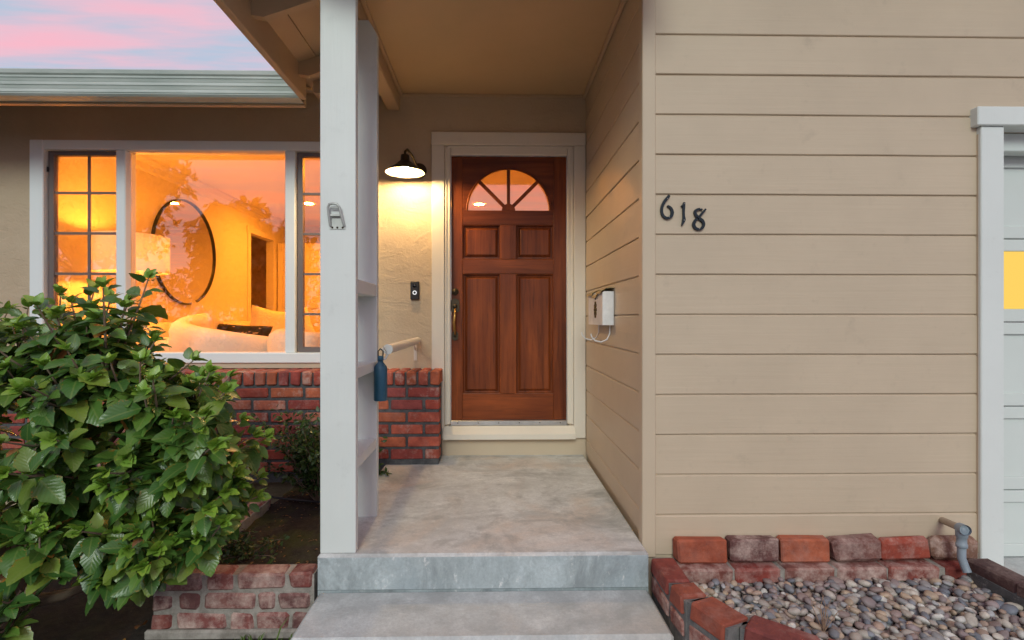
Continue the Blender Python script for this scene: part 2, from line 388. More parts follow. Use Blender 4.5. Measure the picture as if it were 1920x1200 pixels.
# soil
def soilmat(name, ca, cb, moss):
    m, nt, b = newmat(name); b.inputs['Roughness'].default_value = .95
    n1 = noise(nt, 25, 8, .75); c = mix(nt, ramp(nt, n1.outputs[0], .35, .65).outputs[0], ca, cb)
    n2 = noise(nt, 3.5, 5, .6); c = mix(nt, ramp(nt, n2.outputs[0], .48, .62, (0, 0, 0, 1), (moss, moss, moss, 1)).outputs[0], c, (.075, .085, .015))
    n4 = noise(nt, 80, 3, .6); c = mix(nt, ramp(nt, n4.outputs[0], .66, .72, (0, 0, 0, 1), (.6, .6, .6, 1)).outputs[0], c, (.22, .17, .11))
    nt.links.new(c, b.inputs['Base Color']); n3 = noise(nt, 45, 7, .75); bump(nt, b, n3.outputs[0], 1, .02); return m
soil_m = soilmat('soil', (.022, .016, .011), (.06, .043, .028), .7)
earth_m = soilmat('ground_earth', (.02, .017, .013), (.05, .04, .03), .25)

# ------------------------------------------------------------------ key planes
DW = 3.90            # stucco wall with window and front door
DF = 2.38            # face of the garage siding
XS = .705            # face of the porch side wall
YB = 3.645           # face of the brick wainscot
ZC = 2.742           # porch ceiling
GROUND = -.36

# ------------------------------------------------------------------ ground and paving
def structure(o): o['kind'] = 'structure'; return o
g = MB(); g.add([(-300, -300, GROUND), (300, -300, GROUND), (300, 300, GROUND), (-300, 300, GROUND)], [(0, 1, 2, 3)])
structure(g.build('ground', earth_m, origin=(0, 0, GROUND)))
p = MB(); p.box(-.78, .74, -8, 1.905, GROUND-.05, -.30, .01); structure(p.build('front_path', conc_step))
p = MB(); p.box(2.22, 5.5, -8, 2.62, GROUND-.05, -.165, .008); structure(p.build('driveway', conc_step))
stoop = empty('concrete_stoop', (-.04, 2.3, GROUND)); tag(stoop, 'grey stained concrete porch landing with one lower step', 'porch steps')
p = MB(); p.box(-.775, .692, 2.262, DW+.05, -.155, 0, .012); p.build('landing', conc, stoop)
p = MB(); p.box(-.772, .690, 2.266, 3.0, GROUND-.04, -.1565, 0); p.build('riser', conc_riser, stoop)
p = MB(); p.box(-.768, .688, 1.925, 2.2655, GROUND-.04, -.161, .014); p.build('step', conc_step, stoop)
# thin painted-looking worn face of the landing front
p = MB(); p.box(-.770, .688, 2.257, 2.2615, -.152, -.010, .002); p.build('landing_face', conc_riser, stoop)

# ------------------------------------------------------------------ house
house = empty('house', (-.5, DW, 0)); tag(house, 'tan stucco and board sided bungalow with brick wainscot and porch', 'house')
def wall_holes(mb, a0, a1, b0, b1, holes, fn, thick):
    """fn(a,b,d) -> point; d = 0 front, thick = back"""
    A = sorted({a0, a1, *[h[0] for h in holes], *[h[1] for h in holes]}); B = sorted({b0, b1, *[h[2] for h in holes], *[h[3] for h in holes]})
    inh = lambda a, b: any(h[0] < a < h[1] and h[2] < b < h[3] for h in holes)
    for i in range(len(A)-1):
        for j in range(len(B)-1):
            if inh((A[i]+A[i+1])/2, (B[j]+B[j+1])/2): continue
            q = [(A[i], B[j]), (A[i+1], B[j]), (A[i+1], B[j+1]), (A[i], B[j+1])]
            mb.add([fn(*t, 0) for t in q], [(0, 1, 2, 3)]); mb.add([fn(*t, thick) for t in q], [(3, 2, 1, 0)])
    for h in holes+[(a0, a1, b0, b1)]:
        c = [(h[0], h[2]), (h[1], h[2]), (h[1], h[3]), (h[0], h[3])]
        for k in range(4):
            p, q = c[k], c[(k+1) % 4]; mb.add([fn(*p, 0), fn(*q, 0), fn(*q, thick), fn(*p, thick)], [(0, 1, 2, 3)])
# openings
WX0, WX1 = X(62, DW), X(708, DW); WZ0, WZ1 = Z(680, DW, 400), Z(266, DW, 330)
DX0, DX1 = X(846, DW), X(1062, DW); DZ0, DZ1 = Z(788, DW), Z(293, DW)
s = MB(); wall_holes(s, -6.5, XS+.02, -.4, 2.86, [(WX0+.03, WX1-.03, WZ0+.02, WZ1-.02), (DX0-.02, DX1+.02, .10, DZ1+.02)], lambda a, b, d: (a, DW+d, b), .13)
sw = s.build('stucco_wall', stucco, house, origin=(-2, DW, 0))
# --- brick wainscot
wains = empty('brick_wainscot', (-2, YB, 0), house); wains.location = Vector((-2, YB, 0))-wloc(house)
BXR = X(824, YB); BXL = -3.9; rnd = random.Random(5)
c = MB(); c.box(BXL, BXR-.008, YB+.010, DW+.02, -.12, .655); c.build('mortar', dark_mortar, wains)
RED = [(.38, .072, .045), (.43, .10, .06), (.33, .065, .05), (.45, .13, .075), (.30, .07, .06), (.48, .13, .06)]
bm_s = [brick_mesh(.222, .10, .067, i, brick_m, .005, .002) for i in range(5)]
bm_h = [brick_mesh(.101, .10, .067, 20+i, brick_m, .005, .002) for i in range(3)]
bm_c = [brick_mesh(.066, .262, .097, 30+i, brick_m, .006, .002) for i in range(5)]
def bcol(r, bloom=None):
    c = r.choice(RED); k = r.uniform(.95, 1.4); return (c[0]*k, c[1]*k, c[2]*k, r.choice([.2, .5, .9, 1.0]) if bloom is None else bloom)
x = BXR-.033; k = 0
while x > BXL:
    link('brick', rnd.choice(bm_c), wains, (x, YB+.121, .664-.0485), (rnd.uniform(-.01, .01), rnd.uniform(-.02, .02), rnd.uniform(-.01, .01)), bcol(rnd)); x -= .082
for row in range(7):
    zc = .567-.020-.0335-row*.0876
    x = BXR
    if row % 2 == 1:
        link('brick', rnd.choice(bm_h), wains, (x-.0505, YB+.05, zc), (0, 0, 0), bcol(rnd)); x -= .121
    while x > BXL:
        if row < 6 or x < -.80:
            link('brick', rnd.choice(bm_s), wains, (x-.111, YB+.05+rnd.uniform(-.003, .002), zc), (rnd.uniform(-.01, .01), rnd.uniform(-.008, .008), rnd.uniform(-.01, .01)+(PI if rnd.random() < .5 else 0)), bcol(rnd))
        x -= .242
# sill strip between window and bricks
c = MB(); c.box(WX0, WX1, DW-.03, DW+.05, .668, WZ0+.004); c.build('sill_strip', trim_tan, house)

# --- window
win = empty('window', (-2.2, DW, WZ0), house); win.location = Vector((-2.2, DW, WZ0))-wloc(house)
fr = MB(); y0, y1 = DW-.035, DW+.09
xa, xb = X(88, DW), X(690, DW); m1a, m1b = X(222, DW), X(240, DW); m2a, m2b = X(537, DW), X(556, DW)
zt, zb = Z(284, DW, 400), Z(661, DW, 400)
fr.box(WX0, xa, y0, y1, WZ0, WZ1, .006).build('frame_side', vinyl, win)
fr = MB(); fr.box(xb, WX1, y0, y1, WZ0, WZ1, .006).build('frame_side', vinyl, win)
fr = MB(); fr.box(xa+.001, xb-.001, y0+.002, y1, zt, WZ1, .005); fr.build('frame_head', vinyl, win)
fr = MB(); fr.box(xa+.001, xb-.001, y0-.012, y1, WZ0, zb, .005); fr.build('frame_sill', vinyl, win)
for a, b_ in ((m1a, m1b), (m2a, m2b)):
    fr = MB(); fr.box(a, b_, y0+.006, y1-.002, zb+.0005, zt-.0005, .006); fr.build('mullion', vinyl, win)
def pane(x0, x1, z0, z1, y, parent, mat=glass, name='pane'):
    g = MB(); g.box(x0, x1, y, y+.004, z0, z1); return g.build(name, mat, parent)
pane(m1b+.001, m2a-.001, zb+.001, zt-.001, DW+.03, win)
for (a, b_, vx) in ((xa, m1a, 164), (m2b, xb, 623)):
    sa = MB(); t = .045; yy0, yy1 = DW+.005, DW+.045; tt = .03
    sa.box(a+.006, a+t, yy0, yy1, zb+.002, zt-.004); sa.box(b_-.012, b_-.002, yy0, yy1, zb+.002, zt-.004)
    sa.box(a+t, b_-.012, yy0, yy1, zt-.004-tt, zt-.004); sa.box(a+t, b_-.012, yy0, yy1, zb+.002, zb+.042)
    sa.build('sash', sash, win)
    pane(a+t, b_-.012, zb+.042, zt-.034, DW+.025, win)
    for py in (361, 437, 513, 589):
        q = MB(); zz = Z(py, DW, 160); q.box(a+t, b_-.012, DW+.014, DW+.0235, zz-.009, zz+.009); q.build('muntin', sash, win)
    q = MB(); xx = X(vx, DW); q.box(xx-.009, xx+.009, DW+.013, DW+.0225, zb+.042, zt-.034); q.build('muntin', sash, win)
q = MB(); q.box(xa+.001, xa+.014, DW-.004, DW+.003, Z(322, DW, 90), Z(313, DW, 90)); q.build('latch', black, win)

# --- front door and casing
cas = empty('door_casing', (.1, DW, 0), house); cas.location = Vector((.1, DW, 0))-wloc(house)
cxl, cxr, czt, czb = X(810, DW), XS-.004, Z(250, DW), Z(821, DW)
il, ir, it = X(834, DW), X(1075, DW), Z(274, DW)
for a, b_, n in ((cxl, il, 'jamb_board'), (ir, cxr, 'jamb_board')):
    q = MB(); q.box(a, b_, DW-.028, DW+.06, czb, it-.001, .004); q.build(n, doortrim, cas)
q = MB(); q.box(cxl-.002, cxr+.001, DW-.030, DW+.06, it, czt, .004); q.build('head_board', doortrim, cas)
for (a, b_, z0, z1) in ((il, DX0-.005, DZ0-.03, it-.002), (DX1+.005, ir, DZ0-.03, it-.002)):
    q = MB(); q.box(a+.001, b_, DW-.012, DW+.09, z0, z1, .006); sg = 1 if a < 0 else -1
    xo = a+.001 if sg > 0 else b_
    q.box(*sorted((xo+sg*.002, xo+sg*.016)), DW-.020, DW-.0125, z0, z1-.018, .003); q.build('stop_moulding', doortrim, cas)
q = MB(); q.box(DX0-.004, DX1+.004, DW-.012, DW+.09, DZ1+.006, it-.002, .006); q.box(il+.02, ir-.02, DW-.020, DW-.0125, it-.018, it-.003, .003); q.build('head_moulding', doortrim, cas)
q = MB()
for (a, b_) in ((DX0-.0045, DX0-.0005), (DX1+.0005, DX1+.0045)): q.box(a, b_, DW+.004, DW+.03, DZ0, DZ1+.004)
q.box(DX0-.004, DX1+.004, DW+.003, DW+.03, DZ1+.0015, DZ1+.0055); q.build('weather_strip', steel, cas)
q = MB(); zs = Z(797, DW)
q.prism_x([(DW-.075, czb+.004), (DW-.075, czb+.042), (DW-.02, zs-.004), (DW+.10, zs-.001), (DW+.10, czb+.004)], il-.006, ir+.006); q.build('sill', doortrim, cas)
q = MB(); q.box(DX0-.004, DX1+.004, DW-.008, DW+.011, zs-.002, DZ0-.001, .003); q.box(DX0-.004, DX1+.004, DW+.0112, DW+.12, zs-.01, DZ0-.0015); q.build('threshold', steel, cas)
q = MB()
for i in range(6): q.lathe([(0, -.0015), (.004, -.0015), (.004, .002)], (DX0+.05+i*.156, DW-.008, (zs+DZ0)/2), 8, 'Y')
q.build('screw', bronze, cas)
q = MB(); q.box(cxl+.003, cxr, DW-.006, DW+.05, -.02, czb-.0005); q.build('kick_board', trim_tan, cas)

door = empty('door', ((DX0+DX1)/2, DW, DZ0), house); door.location = Vector(((DX0+DX1)/2, DW, DZ0))-wloc(house)
d0, d1 = DW+.012, DW+.052
pxs = [X(v, DW) for v in (867, 938, 968, 1038)]; zp = lambda py: Z(py, DW, 950)
fcx, fz, fr_ = X(953.5, DW), zp(394), .324
for a, b_ in ((DX0+.001, pxs[0]), (pxs[3], DX1-.001)):
    q = MB(); q.box(a, b_, d0, d1, DZ0, DZ1, .002); q.build('stile', wood_v, door)
# top rail with the arch cut out
arc = [(fcx+fr_*math.cos(t), fz+fr_*math.sin(t)) for t in [PI*i/28 for i in range(29)]]
xl, xr = pxs[0]+.0005, pxs[3]-.0005
arc = [(min(max(ax, xl+.002), xr-.002), az) for ax, az in arc]
q = MB(); n = len(arc)
poly_top = []
for i in range(n-1):
    (ax, az), (bx_, bz) = arc[i], arc[i+1]
    for yy in (d0+.001, d1-.001): q.add([(ax, yy, az), (bx_, yy, bz), (bx_, yy, DZ1-.001), (ax, yy, DZ1-.001)], [(0, 1, 2, 3)])
    q.add([(ax, d0+.001, az), (bx_, d0+.001, bz), (bx_, d1-.001, bz), (ax, d1-.001, az)], [(0, 1, 2, 3)])
for xx in ((xl, arc[-1][0]), (arc[0][0], xr)):
    q.box(xx[0], xx[1], d0+.001, d1-.001, fz, DZ1-.001)
q.build('top_rail', wood_h, door)
q = MB()                                              # arch bead
pts = [(fcx+(fr_-.006)*math.cos(PI*i/28), d0-.002, fz+(fr_-.006)*math.sin(PI*i/28)) for i in range(29)]
q.tube(pts, .008, 6); q.build('arch_bead', wood_v, door)
for za, zb_, nme in ((zp(421), fz, 'rail'), (zp(513), zp(486), 'rail'), (DZ0, zp(739), 'bottom_rail')):
    q = MB(); q.box(xl, xr, d0+.0005, d1-.0005, za, zb_, .002); q.build(nme, wood_h, door)
for za, zb_ in ((zp(485.6), zp(421.4)), (zp(738.6), zp(513.4))):
    q = MB(); q.box(pxs[1], pxs[2], d0+.0008, d1-.0008, za, zb_, .002); q.build('middle_stile', wood_v, door)
for a, b_ in ((pxs[0], pxs[1]), (pxs[2], pxs[3])):
    for za, zb_ in ((zp(485.6), zp(421.4)), (zp(738.6), zp(513.4))):
        q = MB(); x0, x1 = a+.0006, b_-.0006                          # raised panel: groove, bevel, field
        ring = lambda i, y: [(x0+i, y, za+i), (x1-i, y, za+i), (x1-i, y, zb_-i), (x0+i, y, zb_-i)]
        lv = [(0, d0+.003), (.004, d0+.004), (.010, d0+.022), (.018, d0+.023), (.034, d0+.008), (.037, d0+.006)]
        vs = [v for i, y in lv for v in ring(i, y)]
        fs = [(r_*4+k, r_*4+(k+1) % 4, (r_+1)*4+(k+1) % 4, (r_+1)*4+k) for r_ in range(len(lv)-1) for k in range(4)]+[tuple(range(len(vs)-4, len(vs)))]
        q.add(vs, fs); q.box(x0, x1, d1-.008, d1-.002, za, zb_); q.build('panel', wood_v, door)
for ang in (45, 90, 135):
    q = MB(); M_ = Matrix.Translation((fcx, 0, fz)) @ Matrix.Rotation(-R(ang), 4, 'Y')
    q.box(.03, fr_-.004, d0+.004, d1-.006, -.0125, .0125, .004, M_); q.build('fan_muntin', wood_v, door)
q = MB(); q.prism([(fcx+.052*math.cos(PI*i/10), fz+.052*math.sin(PI*i/10)) for i in range(11)], d0-.001, d1-.004); q.build('fan_hub', wood_v, door)
lim = [0, 45, 90, 135, 180]
for i in range(4):
    a0, a1 = R(lim[i]), R(lim[i+1]); q = MB()
    q.prism([(fcx, fz)]+[(fcx+fr_*math.cos(a0+(a1-a0)*k/8), fz+fr_*math.sin(a0+(a1-a0)*k/8)) for k in range(9)], DW+.03, DW+.034); q.build('pane', door_glass, door)
hx = X(853, DW)
q = MB(); q.lathe([(0, -.022), (.012, -.022), (.014, -.014), (.024, -.012), (.027, -.004), (.027, .002)], (hx, d0, zp(547)), 20, 'Y'); q.lathe([(0, -.026), (.006, -.026), (.006, -.02)], (hx, d0, zp(547)), 10, 'Y'); q.build('deadbolt', bronze, door)
q = MB(); zc = zp(573)
q.prism([(hx+px*.001, zc+pz*.001) for px, pz in ((-33, -40), (-20, -50), (0, -46), (20, -50), (33, -40), (33, 38), (20, 46), (0, 56), (-20, 46), (-33, 38))], d0-.008, d0+.001)
q.lathe([(0, -.03), (.014, -.03), (.017, -.018), (.020, -.006)], (hx, d0, zc-.005), 14, 'Y'); q.build('handle_plate', bronze, door)
q = MB(); zc = zp(629)
q.prism([(hx+px*.001, zc+pz*.001) for px, pz in ((-24, -22), (-12, -36), (0, -40), (12, -36), (24, -22), (24, 18), (14, 30), (-14, 30), (-24, 18))], d0-.008, d0+.001)
q.lathe([(0, -.02), (.010, -.018), (.012, -.006)], (hx, d0, zc), 12, 'Y'); q.build('handle_plate', bronze, door)
q = MB(); za, zb_ = zp(584), zp(625)
hp = [(hx, d0-.014, za+.02), (hx+.004, d0-.045, za+.004), (hx+.002, d0-.058, za-.03), (hx-.003, d0-.060, (za+zb_)/2), (hx+.001, d0-.056, zb_+.03), (hx+.004, d0-.040, zb_+.008), (hx, d0-.012, zb_-.008)]
q.tube(hp, [.008, .008, .0095, .011, .009, .0075, .007], 12); q.build('handle_grip', brass, door)

# --- siding walls
def plank_profile(h):                                  # outward d, height
    g_ = .0026
    return [(.013, g_), (.003, g_), (0, g_+.003), (0, h-g_-.006), (.006, h-g_), (.013, h-g_)]
ZL = Z(63.5, DF, 1228); PIT = .1875
fw = empty('garage_wall', (1.5, DF, -.07), house); fw.location = Vector((1.5, DF, -.07))-wloc(house)
c = MB(); GX0, GXH = X(1882, DF-.02), 5.0; GZH = Z(237, DF-.02, 1882)
wall_holes(c, XS+.012, GXH, -.3, 3.2, [(GX0, 4.85, -.29, GZH)], lambda a, b, d: (a, DF+.009+d, b), .12); c.build('backing', siding, fw)
cbx = X(1228, DF)
rnd = random.Random(11)
zk = ZL+3*PIT; XE = X(1838, DF)
for k in range(18):
    zt_ = zk-k*PIT; zb_ = zt_-PIT
    if zt_ < -.06: break
    zb_ = max(zb_, -.068)
    xe = XE if zb_ < Z(198, DF-.02, 1840)-.06 else GXH
    h = zt_-zb_; j = rnd.uniform(-.0015, .0015); q = MB()
    n = 14; pr = plank_profile(h); vs = []
    for i in range(n+1):
        xx = cbx+.001+(xe-cbx-.001)*i/n
        wob = .0016*mnoise.noise((xx*1.7, zt_*9, 0)); wz = .0026*mnoise.noise((xx*2.6, zt_*7, 5))
        for d_, hh in pr: vs.append((xx, DF+d_+j+wob*(d_ < .01), zb_+hh+wz*(1 if hh > h/2 else .6)))
    m_ = len(pr)
    q.add(vs, [(i*m_+r_, (i+1)*m_+r_, (i+1)*m_+r_+1, i*m_+r_+1) for i in range(n) for r_ in range(m_-1)]+[tuple(range(m_)), tuple(range(n*m_, n*m_+m_))])
    q.build('plank', siding, fw)
sdw = empty('porch_side_wall', (XS, 3.1, 0), house); sdw.location = Vector((XS, 3.1, 0))-wloc(house)
c = MB(); c.box(XS+.009, XS+.10, DF+.03, DW+.1, -.3, 3.2); c.build('backing', siding_side, sdw)
for k in range(18):
    zt_ = zk-k*PIT; zb_ = zt_-PIT
    if zt_ < .02: break
    zb_ = max(zb_, .004)
    h = zt_-zb_; j = rnd.uniform(-.0015, .0015); q = MB(); n = 8; pr = plank_profile(h); vs = []
    for i in range(n+1):
        yy = DF+.05+(DW-.001-DF-.05)*i/n; wz = .002*mnoise.noise((yy*2.3, zt_*7, 9))
        for d_, hh in pr: vs.append((XS+d_+j, yy, zb_+hh+wz))
    m_ = len(pr); q.add(vs, [(i*m_+r_, (i+1)*m_+r_, (i+1)*m_+r_+1, i*m_+r_+1) for i in range(n) for r_ in range(m_-1)]+[tuple(range(m_)), tuple(range(n*m_, n*m_+m_))])
    q.build('plank', siding_side, sdw)
q = MB(); q.prism_x([(0, 0)], 0, 0) if False else None
q = MB(); q.box(XS-.013, cbx, DF-.014, DF+.049, -.072, 3.2, .004); q.build('corner_board', trim_tan, house)

# --- garage door casing and door
gc = empty('garage_casing', (GX0, DF, -.16), house); gc.location = Vector((GX0, DF, -.16))-wloc(house)
yc0 = DF-.024
q = MB(); q.box(X(1840, yc0), GX0, yc0, DF+.06, -.158, GZH-.0005, .004); q.build('casing_board', white, gc)
q = MB(); q.box(4.85, 4.96, yc0, DF+.06, -.158, GZH-.0005, .004); q.build('casing_board', white, gc)
q = MB(); q.box(X(1834, yc0-.014), 5.0, yc0-.014, DF+.06, GZH, Z(201, yc0, 1850), .004); q.build('casing_head', white, gc)
q = MB(); q.box(XE+.0005, X(1840, yc0)-.0005, DF-.012, DF+.03, -.07, GZH-.03, .003); q.build('casing_edge', trim_tan, gc)
q = MB(); q.box(GX0+.001, 4.849, DF+.0615, DF+.135, GZH-.09, GZH-.001, .004); q.build('head_stop', garage_paint, gc)
gd = empty('garage_door', (3.6, DF+.15, -.16), house); gd.location = Vector((3.6, DF+.15, -.16))-wloc(house)
YG = DF+.15; sec = [Z(v, YG, 1900) for v in (1076, 919, 762, 604, 448, 291, 200)]
for i in range(6):
    z0, z1 = sec[i], sec[i+1]
    if i == 0: z0 = -.163
    q = MB(); q.box(GX0+.004, 4.84, YG+.014, YG+.045, z0+.0025, z1-.0025); q.build('section', garage_paint, gd)
    ncol = 4; wcol = (4.84-GX0-.004)/ncol
    q = MB(); ra, rb = .062, .066
    q.box(GX0+.004, 4.84, YG, YG+.0135, z1-ra, z1-.0025, .003); q.box(GX0+.004, 4.84, YG, YG+.0135, z0+.0025, z0+rb, .003)
    if z1-z0 > .2:
        for k in range(ncol+1):
            xx = GX0+.004+wcol*k; q.box(max(xx-.04, GX0+.004) if k else GX0+.0045, min(xx+.04, 4.8395) if k else GX0+.012, YG+.0005, YG+.013, z0+rb+.0005, z1-ra-.0005)
    q.build('rail', garage_paint, gd)
    if i == 3:
        for k in range(ncol):
            xx = GX0+.004+wcol*k; pane(xx+(.041 if k else .0085), xx+wcol-.041, z0+rb+.001, z1-ra-.001, YG+.0085, gd, garage_glow)

# --- porch roof, beam, eaves
XEV, YGT = -1.236, 3.27
beam = MB(); beam.box(-.803, -.708, 1.93, DW-.002, 2.615, 2.86, .006); beam.build('porch_beam', eave_paint, house)
q = MB(); q.box(-.707, XS+.02, 1.93, DW-.001, ZC, ZC+.03); q.build('porch_ceiling', soffit, house)
q = MB(); q.box(-.7065, -.682, 1.95, DW-.002, ZC-.022, ZC-.0005, .004); q.build('ceiling_moulding', eave_paint, house)
q = MB(); q.box(XS-.024, XS-.0005, DF+.05, DW-.002, ZC-.030, ZC-.0005, .004); q.build('ceiling_moulding', eave_paint, house)
q = MB(); q.box(-.705, XS-.025, DW-.016, DW-.0005, ZC-.020, ZC-.0005, .003); q.build('ceiling_moulding', eave_paint, house)
q = MB(); q.box(-.70, XS+.0, 1.88, 1.93, 2.60, 2.9, .005); q.build('porch_header', eave_paint, house)
zsl = lambda x: 2.600+(x-XEV)*.335                   # underside of the porch roof boards
zF = Z(183, YGT, 560)
q = MB(); q.box(XEV, XEV+.04, 1.86, YGT+.03, zF, zsl(XEV)+.03, .004); q.build('fascia_board', eave_paint, house)
for yy in (2.55, 3.165, 3.42):
    q = MB(); x0, x1 = XEV+.0405, -.804; dp = .10
    q.prism([(x0, zsl(x0)-.002), (x0, zsl(x0)-.075), (x0+.06, zsl(x0+.06)-dp-.005), (x1, zsl(x1)-dp), (x1, zsl(x1)-.002)], yy, yy+.04); q.build('rafter', eave_paint, house)
bw = .145; x = XEV+.002; k = 0
while x < -.70:
    xe = min(x+bw, -.70); q = MB()
    dz = .004*(k % 2)
    q.prism([(x+.002, zsl(x)+dz), (xe-.002, zsl(xe)+dz), (xe-.002, zsl(xe)+.022), (x+.002, zsl(x)+.022)], 1.87, 3.9); q.build('roof_board', eave_paint, house); x += bw; k += 1
q = MB(); q.prism([(XEV-.03, zsl(XEV)+.028), (2.2, zsl(2.2)+.028), (2.2, zsl(2.2)+.06), (XEV-.03, zsl(XEV)+.06)], 1.80, 8); q.build('porch_roof', eave_paint, house)
q = MB(); q.box(XS+.03, 5.4, 1.80, 2.5, 3.22, 3.30); q.build('garage_roof', eave_paint, house)
# house eave with fascia gutter
zgb, zgt = Z(180, YGT, 300), Z(131, YGT, 300); hgt = zgt-zgb
prof = [(0.10, zgb), (.012, zgb), (.0, zgb+.012)]
for i in range(5):
    z0 = zgb+.016+i*(hgt-.05)/5; dzz = (hgt-.05)/5
    prof += [(.0+.004*(i % 2), z0), (.006, z0+dzz*.15), (.004*(i % 2), z0+dzz*.3), (.001, z0+dzz*.85)]
prof += [(-.008, zgt-.028), (-.010, zgt-.006), (-.004, zgt), (.03, zgt), (.03, zgt-.02), (.09, zgt-.02)]
q = MB(); n = len(prof); x0, x1 = -6.5, XEV-.001
q.add([(x0, YGT+d_, z_) for d_, z_ in prof]+[(x1, YGT+d_, z_) for d_, z_ in prof], [(i, i+1, n+i+1, n+i) for i in range(n-1)]); q.build('gutter', gutter_m, house)
q = MB(); q.box(-6.5, XEV-.0005, YGT+.101, YGT+.14, zgb-.012, zgt-.03, .003); q.build('eave_fascia', eave_paint, house)
q = MB(); q.prism_x([(YGT+.1415, zgt-.035), (DW, zgt+.15), (DW, zgt+.135), (YGT+.1415, zgt-.050)], -6.5, XEV-.001); q.build('eave_boards', eave_paint, house)
q = MB(); q.prism_x([(YGT+.04, zgt-.030), (9.5, zgt+2.1), (9.5, zgt+2.15), (YGT+.04, zgt-.004)], -6.6, XEV-.04)
q.prism_x([(DW+.14, 2.89), (9.5, zgt+2.1), (9.5, zgt+2.15), (DW+.14, 2.94)], XEV-.039, 2.6); q.build('main_roof', eave_paint, house)

# --- room behind the window
RX0, RX1, RY1, RZ0, RZ1 = -3.56, 1.9, 9.2, .20, 2.66
r0 = DW+.131
q = MB(); wall_holes(q, r0-.001, RY1+.1, RZ0-.1, 2.9, [(7.55, 8.32, RZ0, 2.29)], lambda a, b, d: (RX0-d, a, b), .1); q.build('room_wall', room_paint, house)
q = MB(); q.box(RX0, RX1+.1, RY1, RY1+.1, RZ0-.1, 2.9); q.build('room_wall', room_paint, house)
q = MB(); q.box(RX1, RX1+.1, r0, RY1, RZ0-.1, 2.9); q.build('room_wall', room_paint, house)
q = MB(); q.box(RX0, RX1, r0, RY1, RZ1, RZ1+.08); q.build('room_ceiling', room_paint, house)
floor_m = simple('room_floor_wood', (.55, .42, .28), .45)
q = MB(); q.box(RX0, RX1, r0, RY1, RZ0-.08, RZ0); q.build('room_floor', floor_m, house)
q = MB(); q.prism([(RX0, RZ1-.001), (RX0+.10, RZ1-.001), (RX0+.09, RZ1-.02), (RX0+.04, RZ1-.05), (RX0+.02, RZ1-.10), (RX0, RZ1-.12)], r0, RY1-.001); q.build('crown_moulding', room_paint, house)
q = MB(); q.prism_x([(RY1, RZ1-.001), (RY1-.10, RZ1-.001), (RY1-.09, RZ1-.02), (RY1-.04, RZ1-.05), (RY1-.02, RZ1-.10), (RY1, RZ1-.12)], RX0+.1, RX1); q.build('crown_moulding', room_paint, house)
q = MB()
for a, b_ in ((7.46, 7.55), (8.32, 8.41)): q.box(RX0, RX0+.02, a, b_, RZ0, 2.29)
q.box(RX0, RX0+.022, 7.45, 8.42, 2.29, 2.38); q.build('doorway_casing', room_paint, house)
hall = simple('hall_paint', (.75, .6, .45), .7)
q = MB(); q.box(RX0-1.3, RX0-1.2, 7.0, 9.0, RZ0, 2.6); q.box(RX0-1.2, RX0-.1, 6.9, 7.0, RZ0, 2.6); q.box(RX0-1.2, RX0-.1, 9.0, 9.1, RZ0, 2.6); q.box(RX0-1.3, RX0-.1, 6.9, 9.1, 2.6, 2.7); q.box(RX0-1.3, RX0-.1, 6.9, 9.1, .1, RZ0); q.build('hallway', hall, house)
idr = empty('room_door', (RX0+.1, 8.47, RZ0), house); idr.location = Vector((RX0+.1, 8.47, RZ0))-wloc(house)
q = MB(); q.box(RX0+.03, RX0+.83, 8.45, 8.49, RZ0+.01, 2.27, .003); q.build('leaf', room_paint, idr)
for z0, z1 in ((RZ0+.15, RZ0+.85), (RZ0+1.0, 2.13)):
    for x0 in (RX0+.12, RX0+.46): q = MB(); q.box(x0, x0+.28, 8.440, 8.4495, z0, z1, .006); q.build('panel', room_paint, idr)
for i, (lx, ly, lb) in enumerate(((-2.6, 7.25, 'lit recessed ceiling light seen through the right window pane'), (-.2, 7.25, 'lit recessed ceiling light seen through the door fanlight'), (-1.0, 5.6, 'lit recessed ceiling light mirrored in the round mirror'))):
    t = empty('downlight', (lx, ly, RZ1-.01)); tag(t, lb, 'ceiling light', 'recessed room lights')
    q = MB(); q.lathe([(.0, -.004), (.07, -.004), (.07, .0)], (lx, ly, RZ1-.002), 24); q.build('lens', down_m, t)
    q = MB(); q.lathe([(.071, -.007), (.095, -.005), (.098, -.0005)], (lx, ly, RZ1), 24); q.build('trim_ring', room_paint, t)

# floor lamp
LX, LY = -3.12, 4.47
fl = empty('floor_lamp', (LX, LY, RZ0)); tag(fl, 'lit floor lamp with cream drum shade inside the window', 'floor lamp')
zs0, zs1 = Z(511, LY, 251), Z(443, LY, 251)
q = MB(); q.lathe([(.282, zs0), (.282, zs1), (.279, zs1), (.279, zs0), (.282, zs0)], (LX, LY, 0), 48); q.build('shade', shade_m, fl)
q = MB(); q.tube([(LX, LY, RZ0+.02), (LX, LY, zs0+.1)], .013, 10); q.build('stem', brass, fl)
q = MB(); q.lathe([(0, 0), (.15, 0), (.15, .015), (.02, .03), (0, .03)], (LX, LY, RZ0), 28); q.build('base', brass, fl)
q = MB(); q.lathe([(0, zs0-.10), (.036, zs0-.10), (.036, zs0-.015), (0, zs0-.015)], (LX, LY, 0), 20); q.build('neck', brass, fl)
q = MB(); q.lathe([(0, -.05), (.03, -.04), (.045, 0), (.03, .04), (0, .05)], (LX, LY, (zs0+zs1)/2), 16); q.build('bulb', roombulb_m, fl)
q = MB()
for k in range(3): q.tube([(LX, LY, zs0+.08), (LX+.28*math.cos(k*2.1), LY+.28*math.sin(k*2.1), zs0+.08)], .003, 6)
q.build('spider', brass, fl)
